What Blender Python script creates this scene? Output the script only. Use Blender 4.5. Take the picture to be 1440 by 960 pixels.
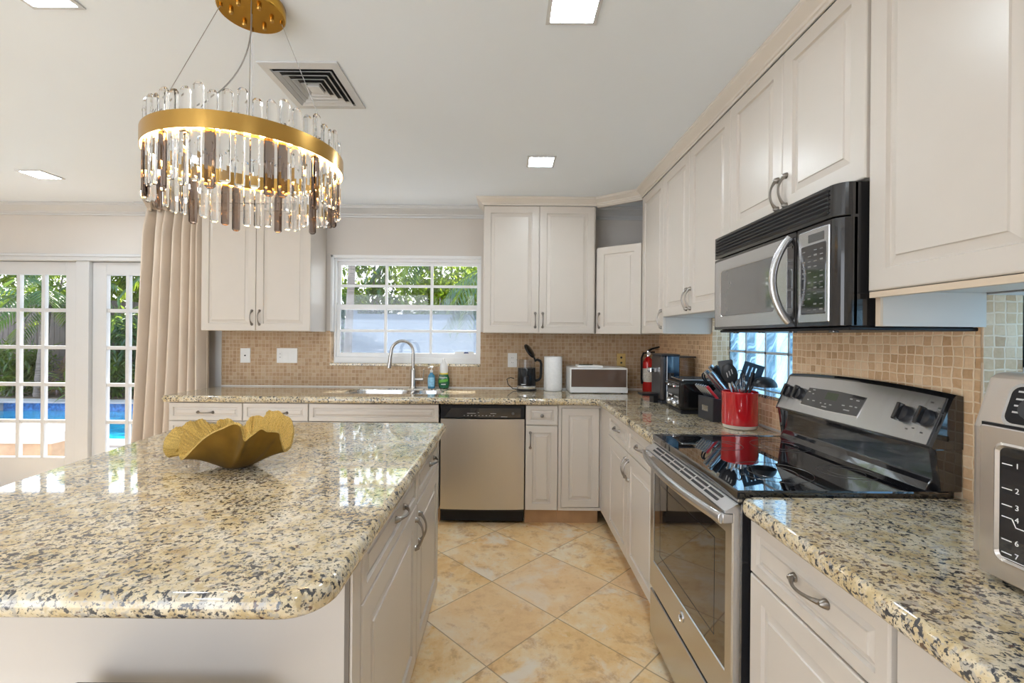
import bpy, bmesh, math, random
from mathutils import Vector, Matrix, Euler
for _o in list(bpy.data.objects):
    bpy.data.objects.remove(_o, do_unlink=True)
SC = bpy.context.scene
COL = SC.collection
PI = math.pi
RND = random.Random(7)

# ------------------------------------------------------------------ camera
cd = bpy.data.cameras.new('camera')
cd.sensor_width = 36.0
cd.lens = 36.0 * 640.0 / 1440.0
cd.shift_x = 0.0044
cd.shift_y = -0.0049
cd.clip_start = 0.02
cd.clip_end = 200
cam = bpy.data.objects.new('camera', cd)
COL.objects.link(cam)
cam.matrix_world = Matrix.Translation((0, 0, 1.35)) @ Matrix.Rotation(PI / 2, 4, 'X') @ Matrix.Rotation(0.0087, 4, 'Z')
SC.camera = cam

# ------------------------------------------------------------------ sky, sun, exposure
SKY_STRENGTH = 1.9
SUN_STRENGTH = 9.0
PANEL_STRENGTH = 40.0
world = bpy.data.worlds.new('sky')
SC.world = world
world.use_nodes = True
wt = world.node_tree
wt.nodes.clear()
w_tc = wt.nodes.new('ShaderNodeTexCoord')
w_sep = wt.nodes.new('ShaderNodeSeparateXYZ')
w_ramp = wt.nodes.new('ShaderNodeValToRGB')
w_ramp.color_ramp.elements[0].position = 0.0
w_ramp.color_ramp.elements[0].color = (0.95, 0.97, 1.0, 1)
w_ramp.color_ramp.elements[1].position = 0.75
w_ramp.color_ramp.elements[1].color = (0.50, 0.70, 1.0, 1)
w_bg = wt.nodes.new('ShaderNodeBackground')
w_bg.inputs['Strength'].default_value = SKY_STRENGTH
w_out = wt.nodes.new('ShaderNodeOutputWorld')
wt.links.new(w_tc.outputs['Generated'], w_sep.inputs[0])
wt.links.new(w_sep.outputs['Z'], w_ramp.inputs[0])
wt.links.new(w_ramp.outputs[0], w_bg.inputs['Color'])
wt.links.new(w_bg.outputs[0], w_out.inputs['Surface'])

sd = bpy.data.lights.new('sun', 'SUN')
sd.energy = SUN_STRENGTH
sd.angle = 0.009
sd.color = (1.0, 0.95, 0.86)
sun = bpy.data.objects.new('sun', sd)
COL.objects.link(sun)
sun.location = (0, 20, 20)
sun.rotation_euler = Vector((0.07, -1.0, -1.15)).to_track_quat('-Z', 'Y').to_euler()

SC.view_settings.view_transform = 'Standard'
SC.view_settings.look = 'None'
SC.view_settings.exposure = 1.2
SC.view_settings.gamma = 1.0
SC.view_settings.use_curve_mapping = False
SC.cycles.max_bounces = 10
SC.cycles.diffuse_bounces = 5
SC.cycles.glossy_bounces = 5
SC.cycles.transmission_bounces = 10
SC.cycles.transparent_max_bounces = 24
SC.cycles.sample_clamp_indirect = 8.0
SC.cycles.use_denoising = True
SC.cycles.caustics_refractive = True

# ------------------------------------------------------------------ materials
class NT:
    def __init__(s, name):
        s.m = bpy.data.materials.new(name)
        s.m.use_nodes = True
        s.t = s.m.node_tree
        s.b = s.t.nodes['Principled BSDF']
        s.out = s.t.nodes['Material Output']
    def n(s, kind, **kw):
        x = s.t.nodes.new('ShaderNode' + kind)
        for k, v in kw.items():
            setattr(x, k, v)
        return x
    def l(s, a, b):
        s.t.links.new(a, b)
    def coord(s, kind='Object'):
        return s.n('TexCoord').outputs[kind]
    def math(s, op, a, b=None, c=None):
        x = s.n('Math', operation=op)
        for i, v in enumerate((a, b, c)):
            if v is None: continue
            if isinstance(v, (int, float)): x.inputs[i].default_value = v
            else: s.l(v, x.inputs[i])
        return x.outputs[0]
    def noise(s, scale, detail=3.0, rough=0.5, dist=0.0, vec=None, off=None, scl=None):
        v = vec if vec is not None else s.coord()
        if off is not None or scl is not None:
            mp = s.n('Mapping')
            if off is not None: mp.inputs['Location'].default_value = off
            if scl is not None: mp.inputs['Scale'].default_value = scl
            s.l(v, mp.inputs[0]); v = mp.outputs[0]
        x = s.n('TexNoise')
        x.inputs['Scale'].default_value = scale
        x.inputs['Detail'].default_value = detail
        x.inputs['Roughness'].default_value = rough
        x.inputs['Distortion'].default_value = dist
        s.l(v, x.inputs['Vector'])
        return x.outputs['Fac']
    def ramp(s, fac, stops, interp='LINEAR'):
        x = s.n('ValToRGB')
        cr = x.color_ramp
        cr.interpolation = interp
        while len(cr.elements) < len(stops): cr.elements.new(0.5)
        for e, (p, c) in zip(cr.elements, stops):
            e.position = p
            e.color = (c[0], c[1], c[2], 1) if not isinstance(c, (int, float)) else (c, c, c, 1)
        s.l(fac, x.inputs[0])
        return x.outputs[0]
    def mix(s, fac, a, b, blend='MIX'):
        x = s.n('MixRGB', blend_type=blend)
        for i, v in zip((0, 1, 2), (fac, a, b)):
            if isinstance(v, (int, float)): x.inputs[i].default_value = v
            elif isinstance(v, tuple): x.inputs[i].default_value = (v[0], v[1], v[2], 1)
            else: s.l(v, x.inputs[i])
        return x.outputs[0]
    def bump(s, h, strength=0.3, dist=0.002):
        x = s.n('Bump')
        x.inputs['Strength'].default_value = strength
        x.inputs['Distance'].default_value = dist
        s.l(h, x.inputs['Height'])
        s.l(x.outputs[0], s.b.inputs['Normal'])
    def set(s, **kw):
        names = dict(color='Base Color', rough='Roughness', metal='Metallic', spec='Specular IOR Level', coat='Coat Weight',
                     coat_rough='Coat Roughness', ior='IOR', trans='Transmission Weight', emit='Emission Color', emit_s='Emission Strength',
                     aniso='Anisotropic', sheen='Sheen Weight', alpha='Alpha')
        for k, v in kw.items():
            i = s.b.inputs[names[k]]
            if isinstance(v, (int, float)): i.default_value = v
            elif isinstance(v, tuple): i.default_value = (v[0], v[1], v[2], 1)
            else: s.l(v, i)
        return s

def plain(name, color, rough=0.5, metal=0.0, var=0.04, scale=9.0, **kw):
    t = NT(name)
    f = t.noise(scale, 3)
    lo = tuple(max(0, c * (1 - var)) for c in color)
    hi = tuple(min(1, c * (1 + var)) for c in color)
    t.set(color=t.ramp(f, [(0.3, lo), (0.7, hi)]), rough=rough, metal=metal, **kw)
    return t.m

def brushed(name, color, rough=0.28, axis=(1, 1, 60), var=0.012):
    t = NT(name)
    f = t.noise(12, 2, scl=axis)
    t.set(color=t.ramp(f, [(0.3, tuple(c * (1 - var) for c in color)), (0.7, tuple(min(1, c * (1 + var)) for c in color))]), metal=1.0, rough=rough)
    return t.m

def emit(name, color, strength):
    t = NT(name)
    e = t.n('Emission')
    e.inputs[0].default_value = (*color, 1)
    e.inputs[1].default_value = strength
    t.l(e.outputs[0], t.out.inputs[0])
    return t.m

def granite():
    t = NT('polished granite')
    a = t.noise(16, 6, 0.65, 0.5)
    base = t.ramp(a, [(0.30, (0.46, 0.34, 0.18)), (0.43, (0.61, 0.49, 0.29)), (0.54, (0.70, 0.60, 0.42)), (0.72, (0.77, 0.71, 0.58))])
    g = t.noise(60, 4, 0.6, 0.3, off=(3, 7, 1))
    base = t.mix(t.ramp(g, [(0.52, 0.0), (0.60, 0.7)]), base, (0.36, 0.35, 0.34))
    gd = t.noise(34, 4, 0.6, 0.3, off=(13, 7, 6))
    base = t.mix(t.ramp(gd, [(0.57, 0.0), (0.66, 0.6)]), base, (0.45, 0.32, 0.14))
    br = t.noise(58, 3, 0.5, 0.6, off=(11, 2, 5))
    base = t.mix(t.ramp(br, [(0.645, 0.0), (0.675, 0.9)]), base, (0.085, 0.035, 0.03))
    big = t.noise(9, 3, off=(5, 5, 9))
    shift = t.math('MULTIPLY', t.math('SUBTRACT', big, 0.5), 0.26)
    d = t.math('ADD', t.noise(80, 3, 0.55, 0.2, off=(1, 9, 4)), shift)
    base = t.mix(t.ramp(d, [(0.565, 0.0), (0.605, 0.95)]), base, (0.03, 0.036, 0.05))
    d2 = t.math('ADD', t.noise(165, 3, 0.55, 0.3, off=(6, 2, 8)), shift)
    base = t.mix(t.ramp(d2, [(0.59, 0.0), (0.64, 0.85)]), base, (0.09, 0.085, 0.085))
    t.set(color=base, rough=0.05, spec=0.6, coat=0.4, coat_rough=0.02)
    return t.m

def mosaic(name, axes, tint=1.0, pitch=0.0303):
    t = NT(name)
    sp = t.n('SeparateXYZ'); t.l(t.coord(), sp.inputs[0])
    u, v = sp.outputs[axes[0]], sp.outputs[axes[1]]
    nz = t.n('TexNoise'); nz.inputs['Scale'].default_value = 22; nz.inputs['Detail'].default_value = 2; t.l(t.coord(), nz.inputs['Vector'])
    w1 = t.math('MULTIPLY', t.math('SUBTRACT', nz.outputs['Fac'], 0.5), 0.012)
    u = t.math('ADD', t.math('DIVIDE', t.math('ADD', u, w1), pitch), 0)
    v = t.math('ADD', t.math('DIVIDE', t.math('ADD', v, t.math('MULTIPLY', w1, -0.8)), pitch), 0)
    fv = t.math('FLOOR', v)
    wn1 = t.n('TexWhiteNoise', noise_dimensions='1D'); t.l(fv, wn1.inputs['W'])
    u = t.math('ADD', u, t.math('MULTIPLY', wn1.outputs['Value'], 0.16))
    fu = t.math('FLOOR', u)
    cb = t.n('CombineXYZ'); t.l(fu, cb.inputs[0]); t.l(fv, cb.inputs[1])
    wn = t.n('TexWhiteNoise', noise_dimensions='2D'); t.l(cb.outputs[0], wn.inputs['Vector'])
    ru, rv = t.math('SUBTRACT', u, fu), t.math('SUBTRACT', v, fv)
    eu = t.math('MINIMUM', ru, t.math('SUBTRACT', 1.0, ru))
    ev = t.math('MINIMUM', rv, t.math('SUBTRACT', 1.0, rv))
    e = t.math('MINIMUM', eu, ev)
    fine = t.noise(70, 4, 0.6)
    mask = t.ramp(t.math('ADD', e, t.math('MULTIPLY', t.math('SUBTRACT', fine, 0.5), 0.07)), [(0.045, 0.0), (0.095, 1.0)])
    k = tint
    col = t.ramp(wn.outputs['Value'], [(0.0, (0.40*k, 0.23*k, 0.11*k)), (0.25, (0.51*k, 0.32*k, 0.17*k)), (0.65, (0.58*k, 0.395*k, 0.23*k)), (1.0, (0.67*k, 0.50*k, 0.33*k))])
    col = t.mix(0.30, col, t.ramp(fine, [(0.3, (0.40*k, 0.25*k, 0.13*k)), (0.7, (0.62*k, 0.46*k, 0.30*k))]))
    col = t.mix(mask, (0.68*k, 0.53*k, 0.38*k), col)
    t.set(color=col, rough=0.55)
    t.bump(mask, 0.5, 0.003)
    return t.m

def travertine():
    t = NT('travertine floor tile')
    mp = t.n('Mapping', vector_type='TEXTURE')
    mp.inputs['Location'].default_value = (-0.074, 1.861, 0)
    mp.inputs['Rotation'].default_value = (0, 0, PI / 4)
    mp.inputs['Scale'].default_value = (0.4575, 0.4575, 1)
    t.l(t.coord(), mp.inputs[0])
    sp = t.n('SeparateXYZ'); t.l(mp.outputs[0], sp.inputs[0])
    u, v = sp.outputs[0], sp.outputs[1]
    fu, fv = t.math('FLOOR', u), t.math('FLOOR', v)
    cb = t.n('CombineXYZ'); t.l(fu, cb.inputs[0]); t.l(fv, cb.inputs[1])
    wn = t.n('TexWhiteNoise', noise_dimensions='2D'); t.l(cb.outputs[0], wn.inputs['Vector'])
    ru, rv = t.math('SUBTRACT', u, fu), t.math('SUBTRACT', v, fv)
    e = t.math('MINIMUM', t.math('MINIMUM', ru, t.math('SUBTRACT', 1.0, ru)), t.math('MINIMUM', rv, t.math('SUBTRACT', 1.0, rv)))
    # each tile its own piece of stone: shift the noise by the tile's random value
    va = t.n('VectorMath', operation='ADD')
    sc = t.n('VectorMath', operation='SCALE'); t.l(wn.outputs['Color'], sc.inputs[0]); sc.inputs['Scale'].default_value = 9.0
    t.l(t.coord(), va.inputs[0]); t.l(sc.outputs[0], va.inputs[1])
    a = t.noise(4.0, 8, 0.68, 0.3, vec=va.outputs[0])
    b = t.noise(11, 8, 0.72, 0.25, vec=va.outputs[0], off=(4, 4, 4))
    c = t.noise(3.0, 7, 0.66, 0.4, vec=va.outputs[0], off=(9, 1, 4))
    col = t.ramp(a, [(0.32, (0.72, 0.43, 0.17)), (0.44, (0.84, 0.57, 0.26)), (0.54, (0.87, 0.66, 0.38)), (0.66, (0.90, 0.80, 0.62))])
    col = t.mix(t.ramp(b, [(0.52, 0.0), (0.68, 0.8)]), col, (0.50, 0.26, 0.11))
    col = t.mix(t.ramp(c, [(0.54, 0.0), (0.62, 0.8)]), col, (0.86, 0.80, 0.70))
    col = t.mix(t.ramp(wn.outputs['Value'], [(0.5, 0.0), (0.95, 0.45)]), col, (0.84, 0.62, 0.40))
    col = t.mix(t.ramp(e, [(0.004, 0.7), (0.007, 0.0)]), col, (0.30, 0.19, 0.11))
    t.set(color=col, rough=t.math('MULTIPLY_ADD', b, 0.25, 0.18), spec=0.4)
    return t.m

def pane_glass(name='window pane glass', tint=(1, 1, 1), gl=0.9):
    t = NT(name)
    t.t.nodes.remove(t.b)
    tr = t.n('BsdfTransparent'); tr.inputs[0].default_value = (*tint, 1)
    gs = t.n('BsdfGlossy'); gs.inputs[0].default_value = (gl, gl, gl, 1); gs.inputs['Roughness'].default_value = 0.0
    lw = t.n('LayerWeight'); lw.inputs[0].default_value = 0.5
    f2 = t.math('MULTIPLY_ADD', t.math('POWER', lw.outputs['Facing'], 5.0), 0.8, 0.028)
    mx = t.n('MixShader')
    t.l(f2, mx.inputs[0]); t.l(tr.outputs[0], mx.inputs[1]); t.l(gs.outputs[0], mx.inputs[2])
    t.l(mx.outputs[0], t.out.inputs[0])
    return t.m

def insect_screen():
    t = NT('insect screen mesh')
    t.t.nodes.remove(t.b)
    tr = t.n('BsdfTransparent')
    df = t.n('BsdfDiffuse'); df.inputs[0].default_value = (0.20, 0.25, 0.31, 1)
    tl = t.n('BsdfTranslucent'); tl.inputs[0].default_value = (0.17, 0.21, 0.27, 1)
    m1 = t.n('MixShader'); m1.inputs[0].default_value = 0.6
    t.l(df.outputs[0], m1.inputs[1]); t.l(tl.outputs[0], m1.inputs[2])
    nz = t.noise(5, 4, 0.6, 1.5, scl=(1, 1, 3))
    mx = t.n('MixShader')
    t.l(t.math('MULTIPLY_ADD', nz, 0.5, 0.02), mx.inputs[0])
    t.l(tr.outputs[0], mx.inputs[1]); t.l(m1.outputs[0], mx.inputs[2])
    t.l(mx.outputs[0], t.out.inputs[0])
    return t.m

def glass_mat(name, color, rough=0.0, ior=1.5):
    t = NT(name)
    t.t.nodes.remove(t.b)
    g = t.n('BsdfGlass'); g.inputs[0].default_value = (*color, 1); g.inputs['Roughness'].default_value = rough; g.inputs['IOR'].default_value = ior
    t.l(g.outputs[0], t.out.inputs[0])
    return t.m

def block_glass():
    t = NT('wavy glass block')
    t.t.nodes.remove(t.b)
    tl = t.n('BsdfTranslucent'); tl.inputs[0].default_value = (0.66, 0.84, 0.95, 1)
    tr = t.n('BsdfTransparent'); tr.inputs[0].default_value = (0.55, 0.75, 0.86, 1)
    gs = t.n('BsdfGlossy'); gs.inputs['Roughness'].default_value = 0.08
    wv = t.n('TexWave', wave_type='BANDS', bands_direction='DIAGONAL')
    wv.inputs['Scale'].default_value = 5.0; wv.inputs['Distortion'].default_value = 9.0; wv.inputs['Detail'].default_value = 2.0
    t.l(t.coord(), wv.inputs[0])
    bp = t.n('Bump'); bp.inputs['Strength'].default_value = 0.8; bp.inputs['Distance'].default_value = 0.02
    t.l(wv.outputs['Fac'], bp.inputs['Height'])
    t.l(bp.outputs[0], gs.inputs['Normal']); t.l(bp.outputs[0], tl.inputs['Normal'])
    m1 = t.n('MixShader')
    t.l(t.ramp(wv.outputs['Fac'], [(0.0, 0.20), (0.15, 0.78), (0.5, 0.55), (1.0, 0.82)]), m1.inputs[0])
    t.l(tl.outputs[0], m1.inputs[1]); t.l(tr.outputs[0], m1.inputs[2])
    m2 = t.n('MixShader'); m2.inputs[0].default_value = 0.08
    t.l(m1.outputs[0], m2.inputs[1]); t.l(gs.outputs[0], m2.inputs[2])
    t.l(m2.outputs[0], t.out.inputs[0])
    return t.m

def leaf_mat(name, c1, c2, trans=0.55):
    t = NT(name)
    t.t.nodes.remove(t.b)
    nz = t.noise(2.3, 4, 0.6)
    fine = t.noise(11, 3, 0.6, off=(3, 3, 3))
    col = t.ramp(t.math('MULTIPLY_ADD', fine, 0.5, t.math('MULTIPLY', nz, 0.5)), [(0.38, c1), (0.62, c2)])
    df = t.n('BsdfDiffuse'); tl = t.n('BsdfTranslucent'); gs = t.n('BsdfGlossy'); gs.inputs['Roughness'].default_value = 0.35
    t.l(col, df.inputs[0]); t.l(t.mix(0.5, col, (0.55, 0.70, 0.05)), tl.inputs[0])
    m1 = t.n('MixShader'); m1.inputs[0].default_value = trans
    t.l(df.outputs[0], m1.inputs[1]); t.l(tl.outputs[0], m1.inputs[2])
    m2 = t.n('MixShader'); m2.inputs[0].default_value = 0.06
    t.l(m1.outputs[0], m2.inputs[1]); t.l(gs.outputs[0], m2.inputs[2])
    t.l(m2.outputs[0], t.out.inputs[0])
    return t.m

def wood(name, c1, c2, scl=(12, 12, 1.0), rough=0.7):
    t = NT(name)
    f = t.noise(4, 5, 0.6, 0.6, scl=scl)
    t.set(color=t.ramp(f, [(0.3, c1), (0.7, c2)]), rough=rough)
    t.bump(f, 0.2, 0.003)
    return t.m

def fabric(name, c, scale=260):
    t = NT(name)
    f = t.noise(scale, 2)
    g = t.noise(3, 3, off=(2, 2, 2))
    col = t.ramp(g, [(0.3, tuple(x * 0.94 for x in c)), (0.7, tuple(min(1, x * 1.05) for x in c))])
    t.set(color=col, rough=0.9, spec=0.15, sheen=0.2)
    t.bump(f, 0.12, 0.001)
    return t.m

def pool_water():
    t = NT('pool water')
    f = t.noise(3.5, 4, 0.5, 0.6)
    t.set(color=t.ramp(f, [(0.3, (0.005, 0.14, 0.26)), (0.7, (0.02, 0.30, 0.42))]), rough=0.06)
    t.bump(f, 0.25, 0.03)
    return t.m

def gold_texture(name, c1, c2):
    t = NT(name)
    v = t.n('TexVoronoi', feature='DISTANCE_TO_EDGE'); v.inputs['Scale'].default_value = 130
    nz = t.n('TexNoise'); nz.inputs['Scale'].default_value = 40; t.l(t.coord(), nz.inputs['Vector'])
    t.l(t.mix(0.25, t.coord(), nz.outputs['Color']), v.inputs['Vector'])
    r = t.ramp(v.outputs['Distance'], [(0.02, 0.0), (0.16, 1.0)])
    t.set(color=t.mix(r, c1, c2), rough=0.42, metal=0.35)
    t.bump(r, 0.7, 0.004)
    return t.m

M = {}
M['cab'] = plain('cream white cabinet paint', (0.64, 0.588, 0.53), 0.30, var=0.01, spec=0.45)
M['cab_raw'] = plain('raw cabinet edge', (0.66, 0.54, 0.41), 0.6)
M['gap'] = plain('painted gap shade', (0.20, 0.17, 0.14), 0.8)  # dark colour for thin strips that stand in for shade in the gaps
M['wall'] = plain('wall paint', (0.65, 0.612, 0.575), 0.75, var=0.012, scale=3)
M['ceil'] = plain('ceiling paint', (0.84, 0.905, 0.985), 0.42, var=0.006, scale=2, spec=0.35)
M['window_white'] = plain('white window frame paint', (0.82, 0.83, 0.84), 0.35, var=0.01)
M['crown'] = plain('crown cream painted as lit', (0.74, 0.69, 0.63), 0.35, var=0.01)  # cabinet cream made lighter: light painted into the shaded, down-facing crown
M['trim'] = plain('white trim paint', (0.63, 0.64, 0.655), 0.35, var=0.01)
M['granite'] = granite()
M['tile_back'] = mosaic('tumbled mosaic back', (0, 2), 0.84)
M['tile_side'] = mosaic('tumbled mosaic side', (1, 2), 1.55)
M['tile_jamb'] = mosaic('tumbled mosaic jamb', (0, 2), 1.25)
M['caulk'] = plain('white caulk', (0.8, 0.77, 0.72), 0.5)
M['floor'] = travertine()
M['steel'] = brushed('brushed stainless', (0.60, 0.575, 0.545), 0.30, (60, 60, 1))
M['steel_h'] = brushed('brushed stainless horizontal', (0.60, 0.605, 0.62), 0.27, (1, 1, 60))
M['steel_sink'] = plain('sink steel', (0.62, 0.63, 0.65), 0.22, 1.0)
M['pewter'] = brushed('pewter', (0.30, 0.275, 0.25), 0.30, (20, 20, 20), 0.03)
M['nickel'] = brushed('brushed nickel', (0.55, 0.53, 0.51), 0.27, (30, 30, 2), 0.02)
M['chrome'] = plain('chrome', (0.75, 0.76, 0.78), 0.08, 1.0, var=0.01)
M['black_glass'] = plain('black ceramic glass', (0.006, 0.006, 0.008), 0.02, coat=1.0, coat_rough=0.0, spec=0.8)
M['black_gloss'] = plain('black gloss enamel', (0.012, 0.012, 0.015), 0.08, coat=0.8, spec=0.7)
M['black'] = plain('black plastic', (0.013, 0.013, 0.015), 0.32, spec=0.25)
M['black_matte'] = plain('black matte', (0.02, 0.02, 0.022), 0.6)
M['charcoal'] = plain('charcoal', (0.035, 0.035, 0.04), 0.3)
M['mw_black'] = plain('microwave black', (0.014, 0.013, 0.014), 0.16, coat=0.5)
M['dark_glass'] = plain('dark tinted oven glass', (0.022, 0.016, 0.013), 0.03, coat=0.6, coat_rough=0.0, spec=0.7)
M['mw_glass'] = plain('grey microwave window', (0.10, 0.10, 0.10), 0.06, coat=1.0, coat_rough=0.02, spec=0.6)
M['panel_grey'] = plain('grey display plastic', (0.10, 0.10, 0.10), 0.2)
M['mark'] = plain('pale printed mark', (0.55, 0.55, 0.55), 0.5)
M['white_plastic'] = plain('white plastic', (0.82, 0.82, 0.81), 0.3)
M['white_paper'] = plain('white paper', (0.86, 0.86, 0.86), 0.85, scale=60)
M['brass_plate'] = plain('brass plate', (0.72, 0.52, 0.20), 0.35, 0.2)
M['gold'] = brushed('brushed brass', (0.50, 0.29, 0.075), 0.25, (2, 2, 40), 0.02)
M['gold_canopy'] = plain('polished brass', (0.66, 0.37, 0.06), 0.16, 1.0)
M['crystal'] = glass_mat('clear crystal', (1, 1, 1), 0.0, 1.45)
M['crystal_smoke'] = glass_mat('smoked crystal', (0.62, 0.56, 0.53), 0.0, 1.45)
M['led'] = emit('warm led strip', (1.0, 0.64, 0.28), 14.0)
M['panel_light'] = emit('led panel diffuser', (0.84, 0.93, 1.0), PANEL_STRENGTH)
M['cable'] = plain('steel cable', (0.35, 0.34, 0.33), 0.35, 0.8)
M['bowl_in'] = gold_texture('textured gold leaf', (0.30, 0.17, 0.02), (0.92, 0.66, 0.20))
M['bowl_out'] = plain('dark antique gold', (0.235, 0.135, 0.022), 0.36, 0.8, var=0.2, scale=14)
M['curtain'] = fabric('beige curtain linen', (0.67, 0.575, 0.48))
M['red'] = plain('red glaze', (0.56, 0.012, 0.018), 0.10, coat=1.0, coat_rough=0.03)
M['cream_glaze'] = plain('cream glaze', (0.72, 0.68, 0.60), 0.2)
M['ext_red'] = plain('extinguisher red', (0.62, 0.015, 0.015), 0.22, coat=0.5)
M['label_white'] = plain('printed label', (0.74, 0.70, 0.62), 0.45, var=0.25, scale=120)
M['blue_gloss'] = plain('blue black gloss', (0.014, 0.035, 0.07), 0.06, coat=1.0, coat_rough=0.0, spec=0.8)
M['clear_plastic'] = pane_glass('clear plastic', (0.74, 0.72, 0.70))
M['kettle_glass'] = pane_glass('clear kettle glass', (0.93, 0.93, 0.93))
M['pane'] = pane_glass()
M['screen'] = insect_screen()
M['block'] = block_glass()
M['mortar'] = plain('grey mortar', (0.55, 0.58, 0.60), 0.7)
M['tint_window'] = plain('brown tinted window', (0.13, 0.085, 0.065), 0.08, coat=0.6)
M['silicone_blue'] = plain('blue black silicone', (0.025, 0.055, 0.09), 0.35)
M['silicone'] = plain('black silicone', (0.02, 0.022, 0.026), 0.38)
M['soap_blue'] = plain('blue hand soap', (0.10, 0.42, 0.70), 0.15, trans=0.35)
M['soap_green'] = plain('green dish soap', (0.01, 0.11, 0.05), 0.12, coat=0.6)
M['green_bright'] = plain('bright green label', (0.12, 0.42, 0.05), 0.4)
M['yellow'] = plain('yellow band', (0.75, 0.62, 0.05), 0.4)
M['navy'] = plain('navy print', (0.02, 0.05, 0.22), 0.4)
M['white_print'] = plain('white print', (0.85, 0.85, 0.85), 0.5)
M['red_handle'] = plain('red handle', (0.55, 0.03, 0.04), 0.3)
M['stool_leather'] = plain('dark brown leather', (0.035, 0.022, 0.015), 0.45)
M['stool_wood'] = wood('dark stool wood', (0.05, 0.03, 0.02), (0.09, 0.05, 0.03))
M['deck'] = plain('pale pool deck', (0.44, 0.425, 0.41), 0.8, var=0.06, scale=2)
M['coping'] = plain('pool coping stone', (0.33, 0.31, 0.30), 0.7, var=0.12, scale=4)
M['stone_tan'] = plain('tan stone facing', (0.36, 0.25, 0.17), 0.8, var=0.15, scale=12)
M['pool_tile'] = plain('blue pool tile', (0.04, 0.16, 0.42), 0.25, var=0.5, scale=16)
M['water'] = pool_water()
M['fence_wood'] = wood('weathered fence wood', (0.04, 0.032, 0.028), (0.10, 0.08, 0.066), (14, 14, 1))
M['fence_white'] = plain('pale painted fence', (0.115, 0.16, 0.22), 0.6, var=0.08, scale=5)
M['soil'] = plain('planting bed soil', (0.10, 0.075, 0.05), 0.95, var=0.3)
M['bark'] = wood('palm bark', (0.06, 0.05, 0.04), (0.20, 0.17, 0.15), (1, 1, 14))
M['leaf_a'] = leaf_mat('deep green leaf', (0.004, 0.022, 0.007), (0.026, 0.09, 0.014), 0.4)
M['leaf_b'] = leaf_mat('yellow green leaf', (0.015, 0.06, 0.006), (0.17, 0.25, 0.012), 0.55)
M['leaf_c'] = leaf_mat('blue green palm leaf', (0.006, 0.034, 0.022), (0.034, 0.12, 0.062), 0.4)
M['leaf_red'] = leaf_mat('maroon leaf', (0.05, 0.015, 0.03), (0.14, 0.03, 0.05), 0.3)
M['roof_white'] = plain('white soffit', (0.8, 0.8, 0.8), 0.7)

M['toe_stone'] = plain('brown travertine base', (0.50, 0.31, 0.17), 0.45, var=0.15, scale=7)

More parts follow.
